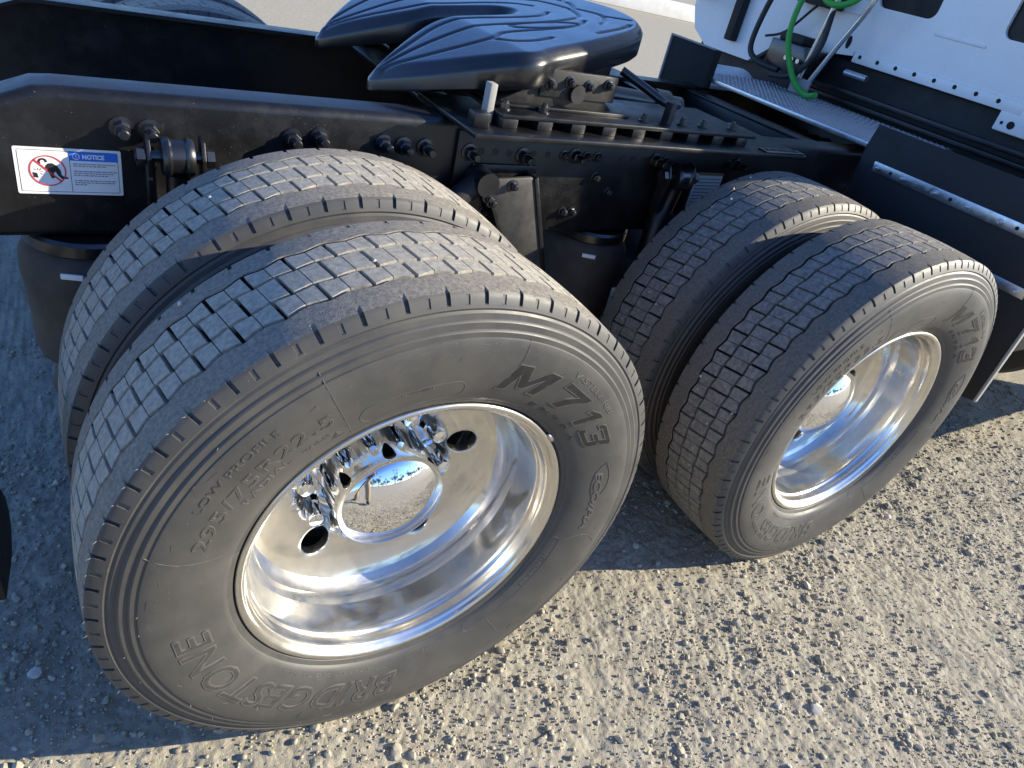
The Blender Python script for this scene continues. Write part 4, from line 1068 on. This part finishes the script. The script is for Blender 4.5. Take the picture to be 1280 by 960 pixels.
# ------------------------------------------------------------------ edge of the yard, seen only as reflections
MAT['bark'] = dusty('bark', (.07, .05, .035), (.13, .10, .08), 6, .3, .7, .9)
MAT['leaf'] = dusty('leaf', (.035, .055, .02), (.085, .105, .04), 1.5, .35, .65, .7, bumpd=0, rand=True)
tree_pool = []
for k in range(3):
    r = np.random.default_rng(50+k); n = 900; H = 6.5+k
    cc = r.normal(size=(14, 3))*np.array([1.5, 1.5, 1.2])+np.array([0, 0, H*.62]); ci = r.integers(0, 14, n)
    c = cc[ci]+r.normal(size=(n, 3))*.55; V = []; F = []
    d1 = r.normal(size=(n, 3)); d1 /= np.linalg.norm(d1, axis=1)[:, None]; d2 = np.cross(d1, r.normal(size=(n, 3))); d2 /= np.linalg.norm(d2, axis=1)[:, None]
    q = .16+.12*r.random((n, 1)); V = np.stack([c-d1*q, c+d2*q*.6, c+d1*q, c-d2*q*.6], 1).reshape(-1, 3); F = np.arange(4*n).reshape(-1, 4)
    crown_me = np_mesh(V, F, False); crown_me.materials.append(MAT['leaf'])
    bm = tube_bm([(0, 0, -.1), (.05, 0, 1.5), (.1, .05, H*.45), (0, .1, H*.75)], [.2, .16, .11, .04], 10)
    for j in range(6): tube_bm([(.07, .03, H*(.3+.05*j)), tuple((cc[j]+np.array([0, 0, H*.45]))/2+np.array([.1, 0, 0])), tuple(cc[j])], [.08, .05, .02], 6, bm)
    tree_pool.append((crown_me, bm_mesh(bm, True)))
    tree_pool[-1][1].materials.append(MAT['bark'])
for k in range(16):
    o = empty('tree', (-14+4.6*k+random.uniform(-1.5, 1.5), -42+random.uniform(-5, 5)+.15*k, 0)); o.rotation_euler.z = random.uniform(0, 6); sc = random.uniform(.6, 1.05); o.scale = (sc, sc, sc)
    tag(o, 'bushy tree standing along the far edge of the yard', 'tree', 'trees along the yard edge')
    cm, tm = tree_pool[k % 3]; new_obj('crown', cm, None, o); new_obj('trunk', tm, None, o)
for k, (x, y) in enumerate(((7.0, -30), (9.4, -31), (24, -36))):
    p = empty('utility_pole', (x, y, 0)); tag(p, 'tall wooden utility pole at the far edge of the yard', 'pole', 'utility poles')
    tube('post', [(0, 0, -.2), (0, 0, 10)], [.16, .11], MAT['bark'], p, 12); box('crossarm', (-1.1, -.06, 9.1), (1.1, .06, 9.25), MAT['bark'], p, .01)

# ------------------------------------------------------------------ the photographer, seen as a reflection in the hub cap
def skin_mesh(joints, edges, radii, sub=2, root=0):
    me = bpy.data.meshes.new('s'); me.from_pydata(joints, edges, []); o = bpy.data.objects.new('s', me); COL.objects.link(o)
    md = o.modifiers.new('skin', 'SKIN'); md.use_smooth_shade = True
    for i, r in enumerate(radii): me.skin_vertices[0].data[i].radius = (r, r) if not hasattr(r, '__len__') else r
    for i in range(len(joints)): me.skin_vertices[0].data[i].use_root = (i == root)
    o.modifiers.new('sub', 'SUBSURF').levels = sub
    bpy.context.view_layer.update(); out = bpy.data.meshes.new_from_object(o.evaluated_get(bpy.context.evaluated_depsgraph_get()))
    bpy.data.objects.remove(o); return out
MAT['skin'] = plain('skin', (.42, .24, .16), .5); MAT['khaki'] = dusty('khaki_cloth', (.33, .25, .16), (.40, .31, .21), 30, .3, .7, .9)
MAT['shirt'] = dusty('dark_shirt', (.05, .06, .08), (.07, .08, .10), 30, .3, .7, .9); MAT['shoe'] = plain('dark_shoe', (.03, .025, .02), .6); MAT['hairm'] = plain('dark_hair', (.03, .02, .015), .6)
# local: person faces +y, origin between the feet
J = {'pel': (0, 0, .95), 'sp': (0, -.01, 1.12), 'ch': (0, 0, 1.32), 'nk': (0, .02, 1.47), 'hd': (0, .045, 1.58), 'tp': (0, .03, 1.70)}
for s_, n_ in ((-1, 'l'), (1, 'r')):
    st = .16 if n_ == 'r' else -.14
    J.update({'sh'+n_: (s_*.185, 0, 1.41), 'el'+n_: (s_*.23, .05, 1.14), 'wr'+n_: (s_*.07, .245, 1.29), 'ha'+n_: (s_*.045, .30, 1.335),
              'hp'+n_: (s_*.095, 0, .92), 'kn'+n_: (s_*.14, st*.6+.03, .50), 'an'+n_: (s_*.17, st-.02, .09), 'to'+n_: (s_*.19, st+.15, .035)})
def limb(names, edges, radii): 
    ix = {k: i for i, k in enumerate(names)}; return skin_mesh([J[k] for k in names], [(ix[a], ix[b]) for a, b in edges], radii)
person = empty('person', (-.62, -1.24, .0)); person.rotation_euler.z = R_(-22)
tag(person, 'person in khaki trousers and dark shirt photographing the wheels, mirrored in the hub cap', 'person')
names = ['pel', 'sp', 'ch', 'nk', 'hd', 'tp', 'shl', 'ell', 'wrl', 'hal', 'shr', 'elr', 'wrr', 'har', 'hpl', 'knl', 'anl', 'hpr', 'knr', 'anr']
ed = [('pel', 'sp'), ('sp', 'ch'), ('ch', 'nk'), ('nk', 'hd'), ('hd', 'tp'), ('ch', 'shl'), ('shl', 'ell'), ('ell', 'wrl'), ('wrl', 'hal'), ('ch', 'shr'), ('shr', 'elr'), ('elr', 'wrr'), ('wrr', 'har'), ('pel', 'hpl'), ('hpl', 'knl'), ('knl', 'anl'), ('pel', 'hpr'), ('hpr', 'knr'), ('knr', 'anr')]
bd = limb(names, ed, [.13, .12, .13, .055, .09, .06, .06, .04, .027, .035, .06, .04, .027, .035, .08, .052, .035, .08, .052, .035]); new_obj('body', bd, MAT['skin'], person)
tr_ = ['pel', 'hpl', 'knl', 'anl', 'hpr', 'knr', 'anr']
new_obj('trousers', limb(tr_, [('pel', 'hpl'), ('hpl', 'knl'), ('knl', 'anl'), ('pel', 'hpr'), ('hpr', 'knr'), ('knr', 'anr')], [.155, .105, .078, .066, .105, .078, .066]), MAT['khaki'], person)
ts = ['sp', 'pel', 'ch', 'shl', 'ell', 'shr', 'elr']
new_obj('shirt', limb(ts, [('sp', 'pel'), ('sp', 'ch'), ('ch', 'shl'), ('shl', 'ell'), ('ch', 'shr'), ('shr', 'elr')], [.145, .165, .16, .075, .055, .075, .055]), MAT['shirt'], person)
for n_ in 'lr':
    a, b = Vector(J['an'+n_]), Vector(J['to'+n_])
    new_obj('shoe', skin_mesh([tuple(a+Vector((0, -.05, -.04))), tuple(a+Vector((0, .03, -.03))), tuple(b)], [(0, 1), (1, 2)], [.045, .05, .036]), MAT['shoe'], person)
    hw = Vector(J['ha'+n_]); s_ = -1 if n_ == 'l' else 1
    for k in range(5):                                   # five curled fingers closing towards the phone
        base = hw+Vector((s_*(.018-.009*k), .012, .004+.012*(k-2))) if k < 4 else hw+Vector((-s_*.012, .0, .028))
        ln = (.024, .028, .026, .021, .020)[k]
        new_obj('finger', skin_mesh([tuple(base), tuple(base+Vector((-s_*ln*.5, ln*.8, 0))), tuple(base+Vector((-s_*ln*1.4, ln*.7, 0)))], [(0, 1), (1, 2)], [.009, .0085, .007], 1), MAT['skin'], person)
hv, hf = ico(3); hv = hv*np.array([.093, .105, .10])+np.array([0, .025, 1.655]); keep_ = (hv[:, 2] > 1.66-.35*(hv[:, 1]-.02)*0) & ~((hv[:, 1] > .09) & (hv[:, 2] < 1.70)); ff = [f for f in hf.tolist() if keep_[f].all()]
new_obj('hair', mesh(hv.tolist(), ff, True), MAT['hairm'], person)
for s_ in (-1, 1): new_obj('ear', np_mesh(ico(2)[0]*np.array([.012, .022, .032])+np.array([s_*.092, .03, 1.60]), ico(2)[1]), MAT['skin'], person)
for s_ in (-1, 1): new_obj('eye', np_mesh(ico(2)[0]*.011+np.array([s_*.032, .130, 1.615]), ico(2)[1]), MAT['ink'], person)
new_obj('nose', np_mesh(ico(2)[0]*np.array([.013, .022, .024])+np.array([0, .142, 1.59]), ico(2)[1]), MAT['skin'], person)
new_obj('mouth', np_mesh(ico(2)[0]*np.array([.024, .008, .006])+np.array([0, .134, 1.55]), ico(2)[1]), MAT['red'], person)
